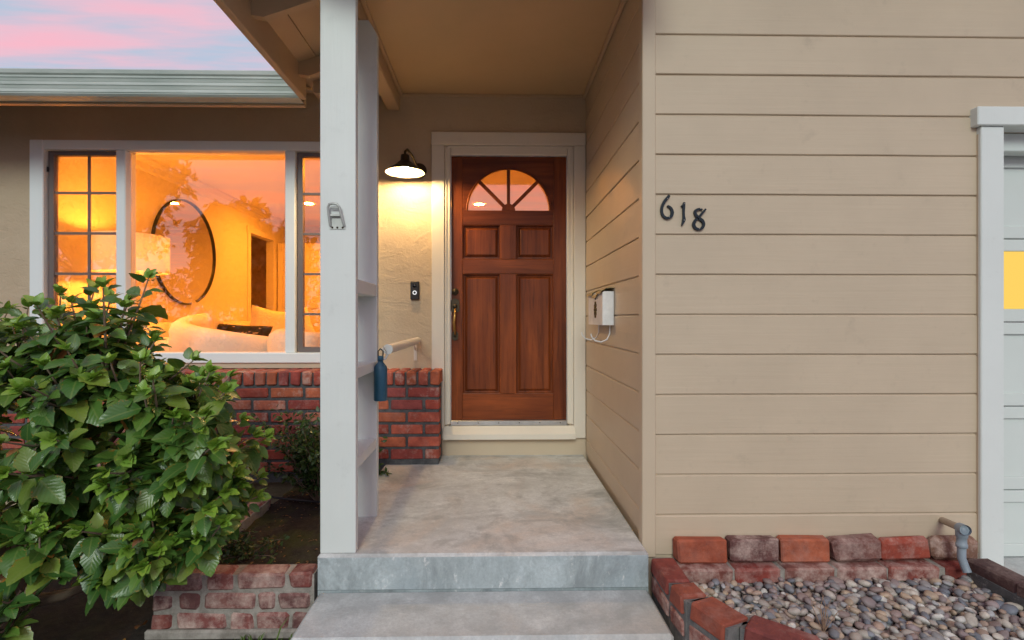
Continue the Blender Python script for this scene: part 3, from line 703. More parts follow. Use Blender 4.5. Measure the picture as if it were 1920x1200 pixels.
# mirror
mr = empty('wall_mirror', (RX0, 5.98, 1.2)); tag(mr, 'large round mirror with thin black frame on the living room wall', 'mirror')
q = MB(); q.lathe([(0, .016), (.585, .016), (.585, .001), (0, .001)], (RX0, 5.98, 1.80), 64, 'X', False); q.build('glass', mirror_m, mr)
q = MB(); q.lathe([(.586, .002), (.586, .034), (.602, .034), (.602, .002)], (RX0, 5.98, 1.80), 64, 'X'); q.build('frame', black, mr)
# sofa, chairs, cushions
def soft(mb, x0, x1, y0, y1, z0, z1, r=.08, M=None):
    bm = bmesh.new(); bmesh.ops.create_cube(bm, size=1)
    for v in bm.verts: v.co = Vector(((x0+x1)/2+v.co.x*(x1-x0), (y0+y1)/2+v.co.y*(y1-y0), (z0+z1)/2+v.co.z*(z1-z0)))
    bmesh.ops.bevel(bm, geom=bm.edges[:], offset=r, segments=4, profile=.5, affect='EDGES')
    vs = [v.co.copy() for v in bm.verts]; vs = [M @ v for v in vs] if M is not None else vs
    bm.verts.index_update(); mb.add(vs, [tuple(v.index for v in f.verts) for f in bm.faces], True); bm.free()
sf = empty('sofa', (-3.05, 6.3, RZ0)); tag(sf, 'long cream sofa along the wall below the round mirror', 'sofa')
q = MB(); soft(q, RX0+.02, RX0+.30, 5.0, 7.4, RZ0+.05, 1.0, .1); q.build('backrest', fabric, sf)
q = MB(); soft(q, RX0+.12, -2.55, 5.0, 7.4, RZ0, RZ0+.45, .08); q.build('seat', fabric, sf)
for a in (4.86, 7.36):
    q = MB(); soft(q, RX0+.03, -2.55, a, a+.22, RZ0, RZ0+.66, .09); q.build('armrest', fabric, sf)
def tub(name, label, cx, cy, rad, a0, a1, ztop0, ztop1, facing):
    t = empty(name, (cx, cy, RZ0)); tag(t, label, 'armchair')
    q = MB(); n = 26; sec_ = 10; vs = []
    for i in range(n+1):
        s_ = i/n; a = R(a0+(a1-a0)*s_); zt_ = ztop0+(ztop1-ztop0)*s_
        for j in range(sec_):
            ph = 2*PI*j/sec_; rr = rad+.10*math.cos(ph)
            zz = (zt_-.10)+.10*math.sin(ph) if math.sin(ph) > -.1 else RZ0+.02
            vs.append((cx+rr*math.cos(a), cy+rr*math.sin(a), zz))
    q.add(vs, [(i*sec_+j, i*sec_+(j+1) % sec_, (i+1)*sec_+(j+1) % sec_, (i+1)*sec_+j) for i in range(n) for j in range(sec_)]+[tuple(range(sec_)), tuple(range(n*sec_, n*sec_+sec_))], True)
    q.build('backrest', fabric, t)
    q = MB(); q.lathe([(0, RZ0), (rad, RZ0), (rad, RZ0+.38), (rad-.06, RZ0+.44), (0, RZ0+.45)], (cx, cy, 0), 32); q.build('seat', fabric, t)
tub('armchair', 'curved cream armchair behind the leafy bush inside the window', -2.52, 5.0, .42, 150, 350, 1.10, .86, 0)
tub('armchair', 'rounded cream armchair behind the right mullion inside the window', -1.58, 4.85, .40, 160, 380, .95, .90, 0)
def cushion(label, c, sx, sz, rot, mat, name='cushion'):
    q = MB(); n = 10; vs = []
    for side in (1, -1):
        for i in range(n+1):
            for j in range(n+1):
                u, v = i/n*2-1, j/n*2-1
                th = .075*((1-u**4)*(1-v**4))**.6; pin = 1-.10*(1-abs(u*v))*(max(abs(u), abs(v)))**3
                vs.append((u*sx/2*pin, side*th, v*sz/2*pin))
    m_ = (n+1)**2
    for s_ in (0, 1): q.add(vs[s_*m_:(s_+1)*m_], [(i*(n+1)+j, (i+1)*(n+1)+j, (i+1)*(n+1)+j+1, i*(n+1)+j+1) for i in range(n) for j in range(n)], True)
    o = q.build(name, mat, origin=(0, 0, 0)); o.location = c; o.rotation_euler = rot; return tag(o, label, 'cushion', 'sofa cushions')
m, nt, b = newmat('patterned_black'); blackpat = m; b.inputs['Roughness'].default_value = .8
n1 = noise(nt, 9, 3, .6, stretch=(1, 1, 3)); nt.links.new(mix(nt, ramp(nt, n1.outputs[0], .62, .66).outputs[0], (.015, .008, .004), (.5, .35, .2)), b.inputs['Base Color'])
cushion('pale cushion leaning below the left of the mirror', (-3.12, 5.55, .93), .46, .46, (R(-8), R(30), R(70)), fabric)
cushion('pale cushion standing behind the black cushion', (-3.0, 6.9, .95), .50, .46, (R(-14), R(12), R(35)), fabric)
cushion('pale cushion at the far end of the sofa by the doorway', (-2.72, 7.1, .92), .46, .46, (R(-12), R(-20), R(10)), fabric)
cushion('black patterned cushion in the middle of the window', P(455, 627, 5.7), .62, .22, (R(-12), R(3), R(6)), blackpat)

# ------------------------------------------------------------------ shelf post
post = empty('porch_post', (-.69, 2.45, 0)); tag(post, 'pale painted porch post of two boards with ladder shelves between', 'post')
PXL, PXR = X(600, 2.28), X(667, 2.28)
q = MB(); q.box(PXL, PXR, 2.28, 2.32, 0, 2.80, .003); q.build('front_board', white, post)
q = MB(); zt_ = 2.612; y0, y1 = 2.70, 2.74
q.prism([(PXL+.004, .0), (PXR-.002, .0), (PXR-.002, 2.535), (PXR-.045, 2.605), (PXL+.004, 2.605)], y0, y1); q.build('rear_board', white, post)
for z0, z1 in ((1.155, 1.218), (.768, .815), (.358, .410)):
    q = MB(); q.box(PXL+.012, PXR-.004, 2.3205, 2.6995, z0, z1, .003); q.build('shelf', white, post)
# bottle opener on the post
bo = empty('bottle_opener', (X(632, 2.27), 2.279, Z(428, 2.28, 632))); tag(bo, 'grey metal bottle opener screwed to the porch post', 'bottle opener')
pt = lambda px, py: (X(px, 2.28), Z(py, 2.28, 632))
q = MB(); q.prism([pt(618.5, 430), pt(648, 430), pt(645.5, 421), pt(641, 407), pt(624, 407), pt(619.5, 421)], 2.2765, 2.2797); q.build('plate', zinc, bo)
q = MB()                                               # bent loop standing off the board
lp = [pt(620, 424), pt(618.5, 404), pt(617.5, 391), pt(620, 385), pt(627, 383.5), pt(634, 384.5), pt(638.5, 390), pt(641.5, 404), pt(646, 424)]
q.tube([(a, 2.268-.010*math.sin(min(1, i/4, (8-i)/4)*PI/2)+.006*(i in (0, 8)), b_) for i, (a, b_) in enumerate(lp)], .0058, 8); q.build('loop', zinc, bo)
q = MB(); a, b_ = pt(621, 404), pt(640, 407); q.box(a[0], b_[0], 2.262, 2.2755, b_[1], a[1]+.004, .002); a, b_ = pt(622, 389), pt(637, 392); q.box(a[0], b_[0], 2.258, 2.266, b_[1], a[1], .002); q.build('lip', zinc, bo)
q = MB()
for px in (623.5, 633, 643): q.lathe([(0, -.003), (.004, -.002), (.005, 0)], (X(px, 2.28), 2.2765, Z(427, 2.28, 632)), 10, 'Y')
q.build('screw', bronze, bo)

# handrail and hanging bottle
hr = empty('handrail', (-.56, 3.4, .8)); tag(hr, 'short cream wooden handrail between porch post and wall', 'handrail')
pa, pb = P(727, 655, 2.76), P(783, 638.5, DW-.045)
q = MB(); q.tube([pa, pb], .026, 16); q.build('rail', doortrim, hr)
q = MB(); d_ = (pb-pa).normalized(); q.tube([pa-d_*.004, pa+d_*.012], .0275, 16); q.build('end_cap', white, hr)
bk = P(779, 660, DW)
q = MB(); q.box(bk.x-.012, bk.x+.012, DW-.006, DW-.0002, Z(676, DW, 779), Z(647, DW, 779), .002); q.tube([(bk.x, DW-.005, Z(655, DW, 779)), (bk.x, DW-.05, Z(650, DW, 779)), (bk.x, DW-.06, pb.z-.02)], .007, 8); q.build('bracket', doortrim, hr)
q = MB(); q.tube([pa+Vector((0, .02, -.02)), (pa.x-.01, 2.745, pa.z-.05), (PXR-.004, 2.742, pa.z-.06)], .006, 8); q.build('hook', white, hr)
by = 2.66; bx0, bz0 = X(713.5, by), Z(751, by, 713); rb = .0345
bt = empty('water_bottle', (bx0, by, bz0)); tag(bt, 'blue metal bottle hanging by its loop from the handrail', 'bottle')
q = MB(); q.lathe([(0, 0), (rb-.003, 0), (rb, .004), (rb, .165), (rb-.004, .178), (.016, .196), (.0135, .205), (0, .206)], (bx0, by, bz0), 28); q.build('body', blue, bt)
q = MB(); q.lathe([(0, .2065), (.0155, .2065), (.0155, .228), (.012, .232), (0, .232)], (bx0, by, bz0), 20); q.build('cap', blue, bt)
q = MB(); q.tube([(bx0-.012, by, bz0+.225), (bx0-.013, by, bz0+.255), (bx0, by, bz0+.268), (bx0+.013, by, bz0+.255), (bx0+.012, by, bz0+.225)], .0035, 8); q.build('carry_loop', navy, bt)
q = MB(); q.tube([(bx0, by, bz0+.262), (bx0+.01, by+.03, bz0+.275), (pa.x-.004, pa.y-.012, pa.z-.016)], .003, 8); q.build('cord', white, bt)

# ------------------------------------------------------------------ wall lamp
ly = DW-.25; lx = X(759.5, ly); lz = Z(324, ly, 759)
la = empty('wall_lamp', (lx, DW, lz)); tag(la, 'lit dark metal barn lamp above the doorbell', 'wall lamp')
q = MB(); q.lathe([(.139, 0), (.136, .006), (.075, .05), (.048, .075), (.033, .085), (.030, .125), (.0, .127)], (lx, ly, lz), 40); q.build('shade', bronze, la)
q = MB(); q.lathe([(.1375, .0012), (.134, .005), (.0735, .048), (.046, .073), (0, .08)], (lx, ly, lz), 40); q.build('shade_lining', lampwhite, la)
q = MB(); q.lathe([(0, -.012), (.014, -.009), (.026, .004), (.030, .020), (.024, .038), (.014, .052), (.013, .07)], (lx, ly, lz), 20); q.build('bulb', bulb_m, la)
q = MB(); q.tube([(lx, ly, lz+.12), (lx, ly, lz+.15), (lx+.01, ly+.03, lz+.175), (lx+.03, ly+.12, lz+.16), (lx+.055, DW-.03, lz+.10), (lx+.06, DW-.012, lz+.085)], .009, 10); q.build('arm', bronze, la)
q = MB(); q.lathe([(0, -.024), (.03, -.022), (.055, -.014), (.06, -.0003)], (lx+.062, DW, lz+.085), 28, 'Y'); q.build('wall_plate', bronze, la)

# doorbell
db = empty('doorbell', (X(778, DW), DW, Z(562, DW))); tag(db, 'black video doorbell with white ring button on stucco', 'doorbell')
dz0, dz1, dxc = Z(562, DW), Z(528, DW), X(778.5, DW)
q = MB(); q.box(dxc-.033, dxc+.033, DW-.026, DW-.001, dz0, dz1, .005); q.build('case', black, db)
q = MB(); q.lathe([(.009, -.0015), (.0125, -.003), (.016, -.0015), (.016, .001)], (dxc, DW-.026, dz0+.052), 24, 'Y'); q.build('ring', emit('doorbell_ring', (1, 1, 1), .9), db)
q = MB(); q.lathe([(0, -.004), (.011, -.003), (.015, 0)], (dxc, DW-.026, dz1-.035), 20, 'Y'); q.build('lens', simple('lens_glass', (.005, .005, .006), .08), db)

# ------------------------------------------------------------------ mailbox
mbx = empty('mailbox', (XS, 3.1, .95)); tag(mbx, 'white wall mailbox with brass emblem and newspaper hooks', 'mailbox')
my0 = .705/((1152-CX)/F*CS+SN)*(CS-(1152-CX)/F*SN); ty = my0/(CS-(1152-CX)/F*SN)
mz1, mz0 = EYE+(597-546)/F*ty, EYE+(597-610)/F*ty
mxf = XS-.070; my1 = my0+.44
q = MB(); q.box(mxf, XS-.0025, my0, my1, mz0, mz1, .003); q.build('box', mailwhite, mbx)
q = MB(); pr = [(XS-.0022, mz1+.026), (XS-.03, mz1+.026), (mxf-.012, mz1-.002), (mxf-.014, mz1-.014), (mxf-.010, mz1-.013), (mxf-.008, mz1+.004), (XS-.03, mz1+.020), (XS-.0022, mz1+.020)]
for (a, b_, dzz) in ((my0-.004, my0+.13, 0), (my0+.1305, my0+.26, -.018), (my0+.2605, my1+.004, 0)):
    pr2 = [(x_, z_+(dzz if x_ < XS-.04 else 0)) for x_, z_ in pr]
    q.prism(pr2, a, b_)
q.build('lid', simple('lid_brass', (.55, .42, .22), .4, .3), mbx)
q = MB(); yc_, zc_ = my0+.20, (mz0+mz1)/2-.005
for k in range(10):
    a = 2*PI*k/10; q.lathe([(0, -.006), (.010, -.004), (.012, -.0005)], (mxf, yc_+.030*math.cos(a), zc_+.042*math.sin(a)), 10, 'X')
for k in range(6):
    a = 2*PI*k/6; q.lathe([(0, -.009), (.009, -.007), (.012, -.0005)], (mxf, yc_+.014*math.cos(a), zc_+.018*math.sin(a)), 10, 'X')
q.build('emblem', simple('emblem_brass', (.10, .075, .03), .45, .6), mbx)
q = MB(); q.lathe([(0, -.004), (.008, -.003), (.009, -.0005)], (mxf, yc_, mz1-.034), 12, 'X'); q.build('lock', black, mbx)
for yy in (my0+.06, my1-.06):
    q = MB(); q.tube([(XS-.012, yy, mz0+.0), (XS-.014, yy, mz0-.05), (XS-.03, yy, mz0-.085), (XS-.065, yy, mz0-.10), (XS-.10, yy, mz0-.092), (XS-.122, yy, mz0-.068), (XS-.126, yy, mz0-.05)], .0042, 8); q.build('paper_hook', mailwhite, mbx)
    

# ------------------------------------------------------------------ house number
def stroke(mb, pts, wd, y0, y1):
    P2 = [Vector(p) for p in pts]; k = len(P2); S = []; Wd = []
    for i in range(k-1):                              # Catmull-Rom
        p0, p1, p2, p3 = P2[max(i-1, 0)], P2[i], P2[i+1], P2[min(i+2, k-1)]
        for j in range(6):
            t = j/6; S.append(.5*((2*p1)+(p2-p0)*t+(2*p0-5*p1+4*p2-p3)*t*t+(3*p1-p0-3*p2+p3)*t**3)); Wd.append(wd[i]+(wd[i+1]-wd[i])*t)
    S.append(P2[-1]); Wd.append(wd[-1]); n = len(S); vs = []
    for i, p in enumerate(S):
        d = (S[min(i+1, n-1)]-S[max(i-1, 0)]).normalized(); nn = Vector((-d.y, d.x))*Wd[i]/2
        for q_ in (p+nn, p-nn):
            for yy in (y0, y1): w_ = P(1200+q_.x/9.6, 340+q_.y/9.6, DF); vs.append((w_.x, yy, w_.z))
    fs = []
    for i in range(n-1):
        a = i*4; b_ = a+4; fs += [(a, b_, b_+2, a+2), (a+1, a+3, b_+3, b_+1), (a, a+1, b_+1, b_), (a+2, b_+2, b_+3, a+3)]
    fs += [(0, 2, 3, 1), (n*4-4, n*4-3, n*4-1, n*4-2)]; mb.add(vs, fs)
dig = [('six', 'dark metal house number six, leftmost of the three digits', [([(518, 262), (440, 355), (392, 450), (380, 545), (410, 630), (478, 668), (545, 640), (570, 570), (545, 490), (482, 445)], [44, 50, 46, 44, 42, 40, 50, 54, 40, 26])], [(478, 322), (510, 655)]),
       ('one', 'dark metal house number one, middle of the three digits', [([(785, 385), (776, 470), (774, 560), (776, 640), (778, 700), (742, 800)], [30, 46, 36, 38, 58, 14]), ([(790, 420), (730, 455)], [40, 16])], [(775, 415), (775, 708)]),
       ('eight', 'dark metal house number eight, rightmost of the three digits', [([(1112, 518), (1050, 505), (990, 535), (982, 590), (1035, 660), (1110, 715), (1133, 785), (1100, 850), (1043, 868), (985, 845), (954, 785), (980, 715), (1035, 662)], [20, 36, 46, 46, 50, 50, 48, 44, 40, 46, 50, 46, 40]), ([(1030, 670), (1170, 505)], [40, 26])], [(1072, 503), (1050, 862)])]
for nme, lb, strokes, screws in dig:
    q = MB()
    for i, (pts, wd) in enumerate(strokes): stroke(q, pts, wd, DF-.012-.0016*i, DF-.0005)
    o = q.build('house_number', navy); tag(o, lb, 'house number', 'house number digits')
    q = MB()
    for sx, sy in screws: w_ = P(1200+sx/9.6, 340+sy/9.6, DF); q.lathe([(0, -.003), (.0018, -.0025), (.0022, 0)], (w_.x, DF-.0137, w_.z), 8, 'Y')
    q.build('screw', steel, o)

# ------------------------------------------------------------------ gravel bed: base course, loose bricks, edging, pebbles
base = empty('brick_base_course', (1.4, 2.33, -.15)); tag(base, 'row of mortared red bricks along the foot of the siding', 'brick edging')
q = MB(); q.box(.80, 2.17, 2.272, DF+.1, -.34, -.086); q.build('mortar', grey_mortar, base)
edges = [(1275, 1375), (1380, 1466), (1475, 1567), (1572, 1665), (1668, 1765), (1777, 1845)]
cols = [(.26, .085, .06, .8), (.28, .05, .035, .5), (.25, .10, .075, .9), (.24, .09, .07, .9), (.27, .07, .05, .9), (.26, .05, .035, .3)]
for (a, b_), cc in zip(edges, cols):
    xa_, xb_ = X(a, 2.26), X(b_, 2.26); me = brick_mesh(xb_-xa_, .11, .068, a, old_brick, .007, .003); link('brick', me, base, ((xa_+xb_)/2, 2.315, -.112), (0, 0, 0), cc)
lb = [('bright orange-red loose brick at the porch end of the row', (1270, 1366), (.42, .10, .045, .1), 1), ('dark purplish loose brick with white mortar smears', (1371, 1462), (.17, .075, .065, .75), -1),
      ('clean orange loose brick third from the porch', (1465, 1560), (.45, .12, .055, .2), .5), ('cracked brown loose brick fourth from the porch', (1562, 1659), (.22, .10, .08, .6), 3),
      ('red loose brick with black burnt patch', (1655, 1747), (.36, .07, .04, .5), 2), ('pale crumbling loose brick behind the drain pipe', (1752, 1838), (.26, .14, .09, 1.0), -2)]
for i, (label, (a, b_), cc, rz) in enumerate(lb):
    xa_, xb_ = X(a, 2.31), X(b_, 2.31)
    me = brick_mesh(xb_-xa_-.004, .064, .104, 77+i*3, old_brick, .007 if i < 3 else .014, .004 if i < 3 else .007)
    o = link('loose_brick', me, None, ((xa_+xb_)/2, 2.340, -.0225), (R(-3), R(random.Random(i).uniform(-1.2, 1.2)), R(rz)), cc); tag(o, label, 'brick', 'loose bricks leaning on the siding')
edg = empty('brick_edging', (.8, 1.9, -.3)); tag(edg, 'curved red brick edging between the steps and the pebbles', 'brick edging')
ZE = -.028
path = [((.758, 2.285), (.758, 2.075), .10), ((.762, 2.060), (.775, 1.955), .105), ((.79, 1.945), (.855, 1.79), .115), ((.90, 1.80), (1.07, 1.66), .11), ((1.085, 1.645), (1.27, 1.54), .11), ((1.285, 1.53), (1.49, 1.46), .11), ((1.505, 1.455), (1.72, 1.43), .11), ((1.735, 1.43), (1.95, 1.43), .11), ((1.96, 1.43), (2.13, 1.43), .11)]
rnd = random.Random(4)
for i, (a, b_, wd) in enumerate(path):
    a = Vector(a); b_ = Vector(b_); l = (b_-a).length; c_ = (a+b_)/2; an = math.atan2(b_.y-a.y, b_.x-a.x)
    me = brick_mesh(l-.004, wd, .068, 200+i, brick_m, .006, .004); cc = [(.27, .055, .04, .25), (.33, .085, .05, .35), (.36, .09, .05, .2), (.25, .06, .05, .3)][i % 4]
    link('brick', me, edg, (c_.x, c_.y, ZE-.034), (R(rnd.uniform(-2, 2)), R(rnd.uniform(-1.5, 1.5)), an), cc)
    me = brick_mesh(l+.006, wd*.97, .068, 240+i, old_brick, .006, .003); link('brick', me, edg, (c_.x, c_.y, ZE-.122), (0, 0, an), (.26, .08, .06, .8))
    q = MB(); M_ = Matrix.Translation((c_.x, c_.y, 0)) @ Matrix.Rotation(an, 4, 'Z'); q.box(-l/2-.012, l/2+.012, -wd/2+.008, wd/2-.008, -.33, ZE-.012, 0, M_); q.build('mortar', edge_mortar, edg)
edr = empty('dark_brick_edging', (2.17, 2.0, -.3)); tag(edr, 'dark brick and concrete edging beside the garage casing', 'brick edging')
q = MB(); q.box(2.125, 2.225, 1.40, 2.27, -.34, -.075, .012); q.build('concrete_side', concrete('dark_concrete', (.13, .14, .145), (.10, .08, .07), 3), edr)
for i in range(4):
    me = brick_mesh(.10, .212, .05, 300+i, old_brick, .008, .004); link('brick', me, edr, (2.176, 2.155-i*.218, -.062), (0, 0, 0), (.10, .055, .05, .3))
# drain pipe
dp = empty('drain_pipe', (2.0, 2.2, -.1)); tag(dp, 'tan drain pipe with grey elbow dripping onto the pebbles', 'pipe')
wa, wb = P(1766, 975, DF), P(1803, 991, 2.235)
q = MB(); q.tube([wa, wb], .0155, 14); q.build('wall_pipe', pipe_tan, dp)
q = MB(); d_ = (wb-wa).normalized(); q.tube([wb-d_*.012, wb+d_*.030], .0225, 16, cap=False); q.tube([wb+d_*.018, wb+d_*.0182], .0205, 16); q.lathe([(.0185, .03), (.0225, .02), (.0225, -.015), (.019, -.02), (.019, -.045), (.0215, -.047), (.0215, -.062), (.018, -.064)], wb+Vector((0, 0, -.02)), 16); q.build('elbow', pipe_grey, dp)
q = MB(); q.tube([wb+Vector((0, 0, -.03)), wb+Vector((.0, 0, -.13)), wb+Vector((.004, -.012, -.165)), wb+Vector((.006, -.022, -.185))], .0165, 14); q.build('down_pipe', pipe_grey, dp)
# pebbles
q = MB(); q.box(.80, 2.13, 1.44, 2.28, -.35, -.172); structure(q.build('gravel_bed', earth_m))
def pebbles():
    bm0 = bmesh.new(); bmesh.ops.create_icosphere(bm0, subdivisions=2, radius=1); bv = [v.co.copy() for v in bm0.verts]; bf = [tuple(v.index for v in f.verts) for f in bm0.faces]; bm0.free()
    rnd = random.Random(8); V = []; Fc = []; cl = []
    pal = [(.36, .30, .25), (.23, .21, .20), (.30, .24, .19), (.42, .36, .29), (.16, .16, .17), (.33, .22, .16), (.24, .18, .17), (.50, .46, .40), (.12, .13, .15), (.38, .27, .18), (.28, .27, .26), (.22, .15, .13)]
    def inside(x, y):
        if not (.80 < x < 2.12 and 1.45 < y < 2.262): return False
        for a, b_, wd in path:
            a = Vector(a); b_ = Vector(b_); d = b_-a; t = max(0, min(1, (Vector((x, y))-a).dot(d)/d.length_squared))
            if (a+d*t-Vector((x, y))).length < wd/2+.012: return False
        if x < 1.2 and y < 1.78-(x-.9)*.9: return False
        return True
    for layer, zz in ((0, -.168), (1, -.146), (2, -.128)):
        st = .029; y = 1.45
        while y < 2.27:
            x = .80
            while x < 2.14:
                px_, py_ = x+rnd.uniform(-.016, .016), y+rnd.uniform(-.016, .016)
                if inside(px_, py_) and (layer < 2 or rnd.random() < .55):
                    s_ = rnd.uniform(.010, .021)*(1.15 if rnd.random() < .15 else 1); sc = Vector((s_*rnd.uniform(1.0, 1.5), s_*rnd.uniform(.8, 1.1), s_*rnd.uniform(.55, .8)))
                    M_ = Matrix.Translation((px_, py_, zz+rnd.uniform(-.006, .008)+.01*mnoise.noise((px_*4, py_*4, 0)))) @ Matrix.Rotation(rnd.uniform(0, 6.3), 4, 'Z') @ Matrix.Rotation(rnd.gauss(0, .3), 4, 'X') @ Matrix.Rotation(rnd.gauss(0, .3), 4, 'Y')
                    o_ = rnd.uniform(0, 50); b0 = len(V)
                    for v in bv:
                        k = 1+.22*mnoise.noise(v*1.1+Vector((o_, 0, 0))); V.append(M_ @ Vector((v.x*sc.x*k, v.y*sc.y*k, v.z*sc.z*k)))
                    Fc.extend(tuple(b0+i for i in f) for f in bf)
                    c_ = rnd.choice(pal); kk = rnd.uniform(1.1, 1.7); cl.extend([(c_[0]*kk*.96, c_[1]*kk*1.02, c_[2]*kk*1.1, 1)]*len(bv))
                x += st
            y += st
    me = bpy.data.meshes.new('pebbles'); me.from_pydata([tuple(v) for v in V], [], Fc)
    a = me.color_attributes.new('col', 'FLOAT_COLOR', 'POINT'); a.data.foreach_set('color', [c for t in cl for c in t])
    me.polygons.foreach_set('use_smooth', [True]*len(Fc))
    m, nt, b = newmat('pebble'); b.inputs['Roughness'].default_value = .55; at = N(nt, 'ShaderNodeAttribute', attribute_name='col')
    n1 = noise(nt, 45, 5, .65); c = mix(nt, ramp(nt, n1.outputs[0], .3, .7, (0, 0, 0, 1), (.5, .5, .5, 1)).outputs[0], at.outputs['Color'], (.14, .115, .10)); nt.links.new(c, b.inputs['Base Color'])
    n2 = noise(nt, 130, 4, .6); bump(nt, b, n2.outputs[0], .2, .002)
    me.materials.append(m); o = link('pebbles', me); tag(o, 'rounded mixed grey and tan river pebbles in the bed', 'gravel', kind='stuff')
pebbles()

# ------------------------------------------------------------------ planter at the left
pl = empty('brick_planter', (-1.2, 2.3, GROUND)); tag(pl, 'low weathered brick planter wall left of the steps', 'planter')
PX0, PX1, PY, PT = -1.505, -.79, 2.275, -.088
q = MB(); q.box(PX0+.008, PX1-.004, PY+.010, PY+.105, GROUND-.05, PT-.006); q.box(PX0+.008, PX0+.105, PY+.1055, 3.22, GROUND-.05, PT-.010); q.box(PX0-.02, PX1-.004, PY-.016, PY+.009, GROUND-.05, GROUND+.035, .008); q.build('mortar', grey_mortar, pl)
rnd = random.Random(21)
lay = [[.205, .105, .195, .098], [.09, .09, .205, .065, .135], [.09, .205, .10, .13, .08], ]
PC = [(.30, .13, .11, .9), (.26, .07, .055, .5), (.36, .12, .075, .6), (.22, .10, .09, .8), (.30, .10, .085, 1.0)]
for r_, row in enumerate(lay):
    row = [l*(PX1-PX0-.015*len(row))/sum(row) for l in row]; tot = sum(row); gap = (PX1-PX0-tot)/len(row) if r_ else (PX1-PX0-tot)/(len(row)-.5); x = PX0; z_ = PT-.035-r_*.088
    for l in row:
        me = brick_mesh(l, .104, .077 if r_ else .072, rnd.random()*999, old_brick, .011, .004); link('brick', me, pl, (x+l/2, PY+.052+rnd.uniform(-.002, .002), z_), (0, R(rnd.uniform(-1, 1)), 0), rnd.choice(PC)); x += l+gap
y = PY+.125
while y < 3.2:
    me = brick_mesh(.102, .205, .066, rnd.random()*999, old_brick, .009, .004); link('brick', me, pl, (PX0+.05, y+.1025, PT-.034), (0, 0, 0), rnd.choice(PC))
    me = brick_mesh(.100, .205, .066, rnd.random()*999, old_brick, .009, .004); link('brick', me, pl, (PX0+.053, y+.11, PT-.120), (0, 0, 0), rnd.choice(PC)); y += .222
# second return near the wall (seen behind the bush)
me = brick_mesh(.102, .205, .066, 5, old_brick, .009, .004)
# soil in the planter
q = MB(); n = 26; vs = []
for i in range(n+1):
    for j in range(n+1):
        xx = PX0+.09+(-.772-PX0-.09)*i/n; yy = PY+.09+(YB+.05-PY-.09)*j/n
        vs.append((xx, yy, -.150+.035*mnoise.noise((xx*3, yy*3, 0))+.016*mnoise.noise((xx*14, yy*14, 3))))
q.add(vs, [(i*(n+1)+j, (i+1)*(n+1)+j, (i+1)*(n+1)+j+1, i*(n+1)+j+1) for i in range(n) for j in range(n)], True); structure(q.build('soil', soil_m, origin=(-1.1, 2.9, -.15)))
q = MB(); q.tube([P(492, 913, 3.4), P(515, 916, 3.36), P(560, 921, 3.3), P(600, 924, 3.25)], .007, 8); o = q.build('irrigation_hose', hose); tag(o, 'thin black irrigation hose lying on the planter soil', 'hose')
o.location.z = -.135+.0

# ------------------------------------------------------------------ leaves
def leaf_geo(l, wd, rnd, fold=.35, droop=.5, teeth=6):
    """ovate toothed leaf along +Y, face up; returns verts, faces, uvs"""
    n = teeth; vs = []; uv = []; rows = []
    for i in range(n+1):
        t = i/n; y = l*t; prof = math.sin(PI*min(1, t**.72))**.85 if 0 < t < 1 else 0
        z = -droop*l*t*t*.5; hw = wd/2*prof
        tooth = 1+(.10 if i % 2 else -.04)
        if hw < 1e-5:
            vs.append((0, y, z)); uv.append((.5, t)); rows.append((len(vs)-1,)*3)
        else:
            lift = hw*fold
            vs += [(-hw*tooth, y+.03*l, z+lift+rnd.uniform(-.04, .04)*l*.5), (0, y, z), (hw*tooth, y+.03*l, z+lift+rnd.uniform(-.04, .04)*l*.5)]; uv += [(.5-.5*prof, t), (.5, t), (.5+.5*prof, t)]; b = len(vs); rows.append((b-3, b-2, b-1))
    fs = []
    for i in range(n):
        a, b = rows[i], rows[i+1]
        for s_ in ((0, 1), (1, 2)):
            f = []
            for k in (a[s_[0]], a[s_[1]], b[s_[1]], b[s_[0]]):
                if k not in f: f.append(k)
            if len(f) >= 3: fs.append(tuple(f))
    return vs, fs, uv
def leaf_mesh_from(V, Fc, UV, Rn, mat, name='foliage'):
    me = bpy.data.meshes.new(name); me.from_pydata([tuple(v) for v in V], [], Fc)
    ul = me.uv_layers.new(name='UVMap'); fl_ = []
    for p in me.polygons:
        for vi in p.vertices: fl_ += UV[vi]
    ul.data.foreach_set('uv', fl_)
    a = me.attributes.new('rnd', 'FLOAT', 'POINT'); a.data.foreach_set('value', Rn)
    me.polygons.foreach_set('use_smooth', [True]*len(me.polygons)); me.materials.append(mat); return me

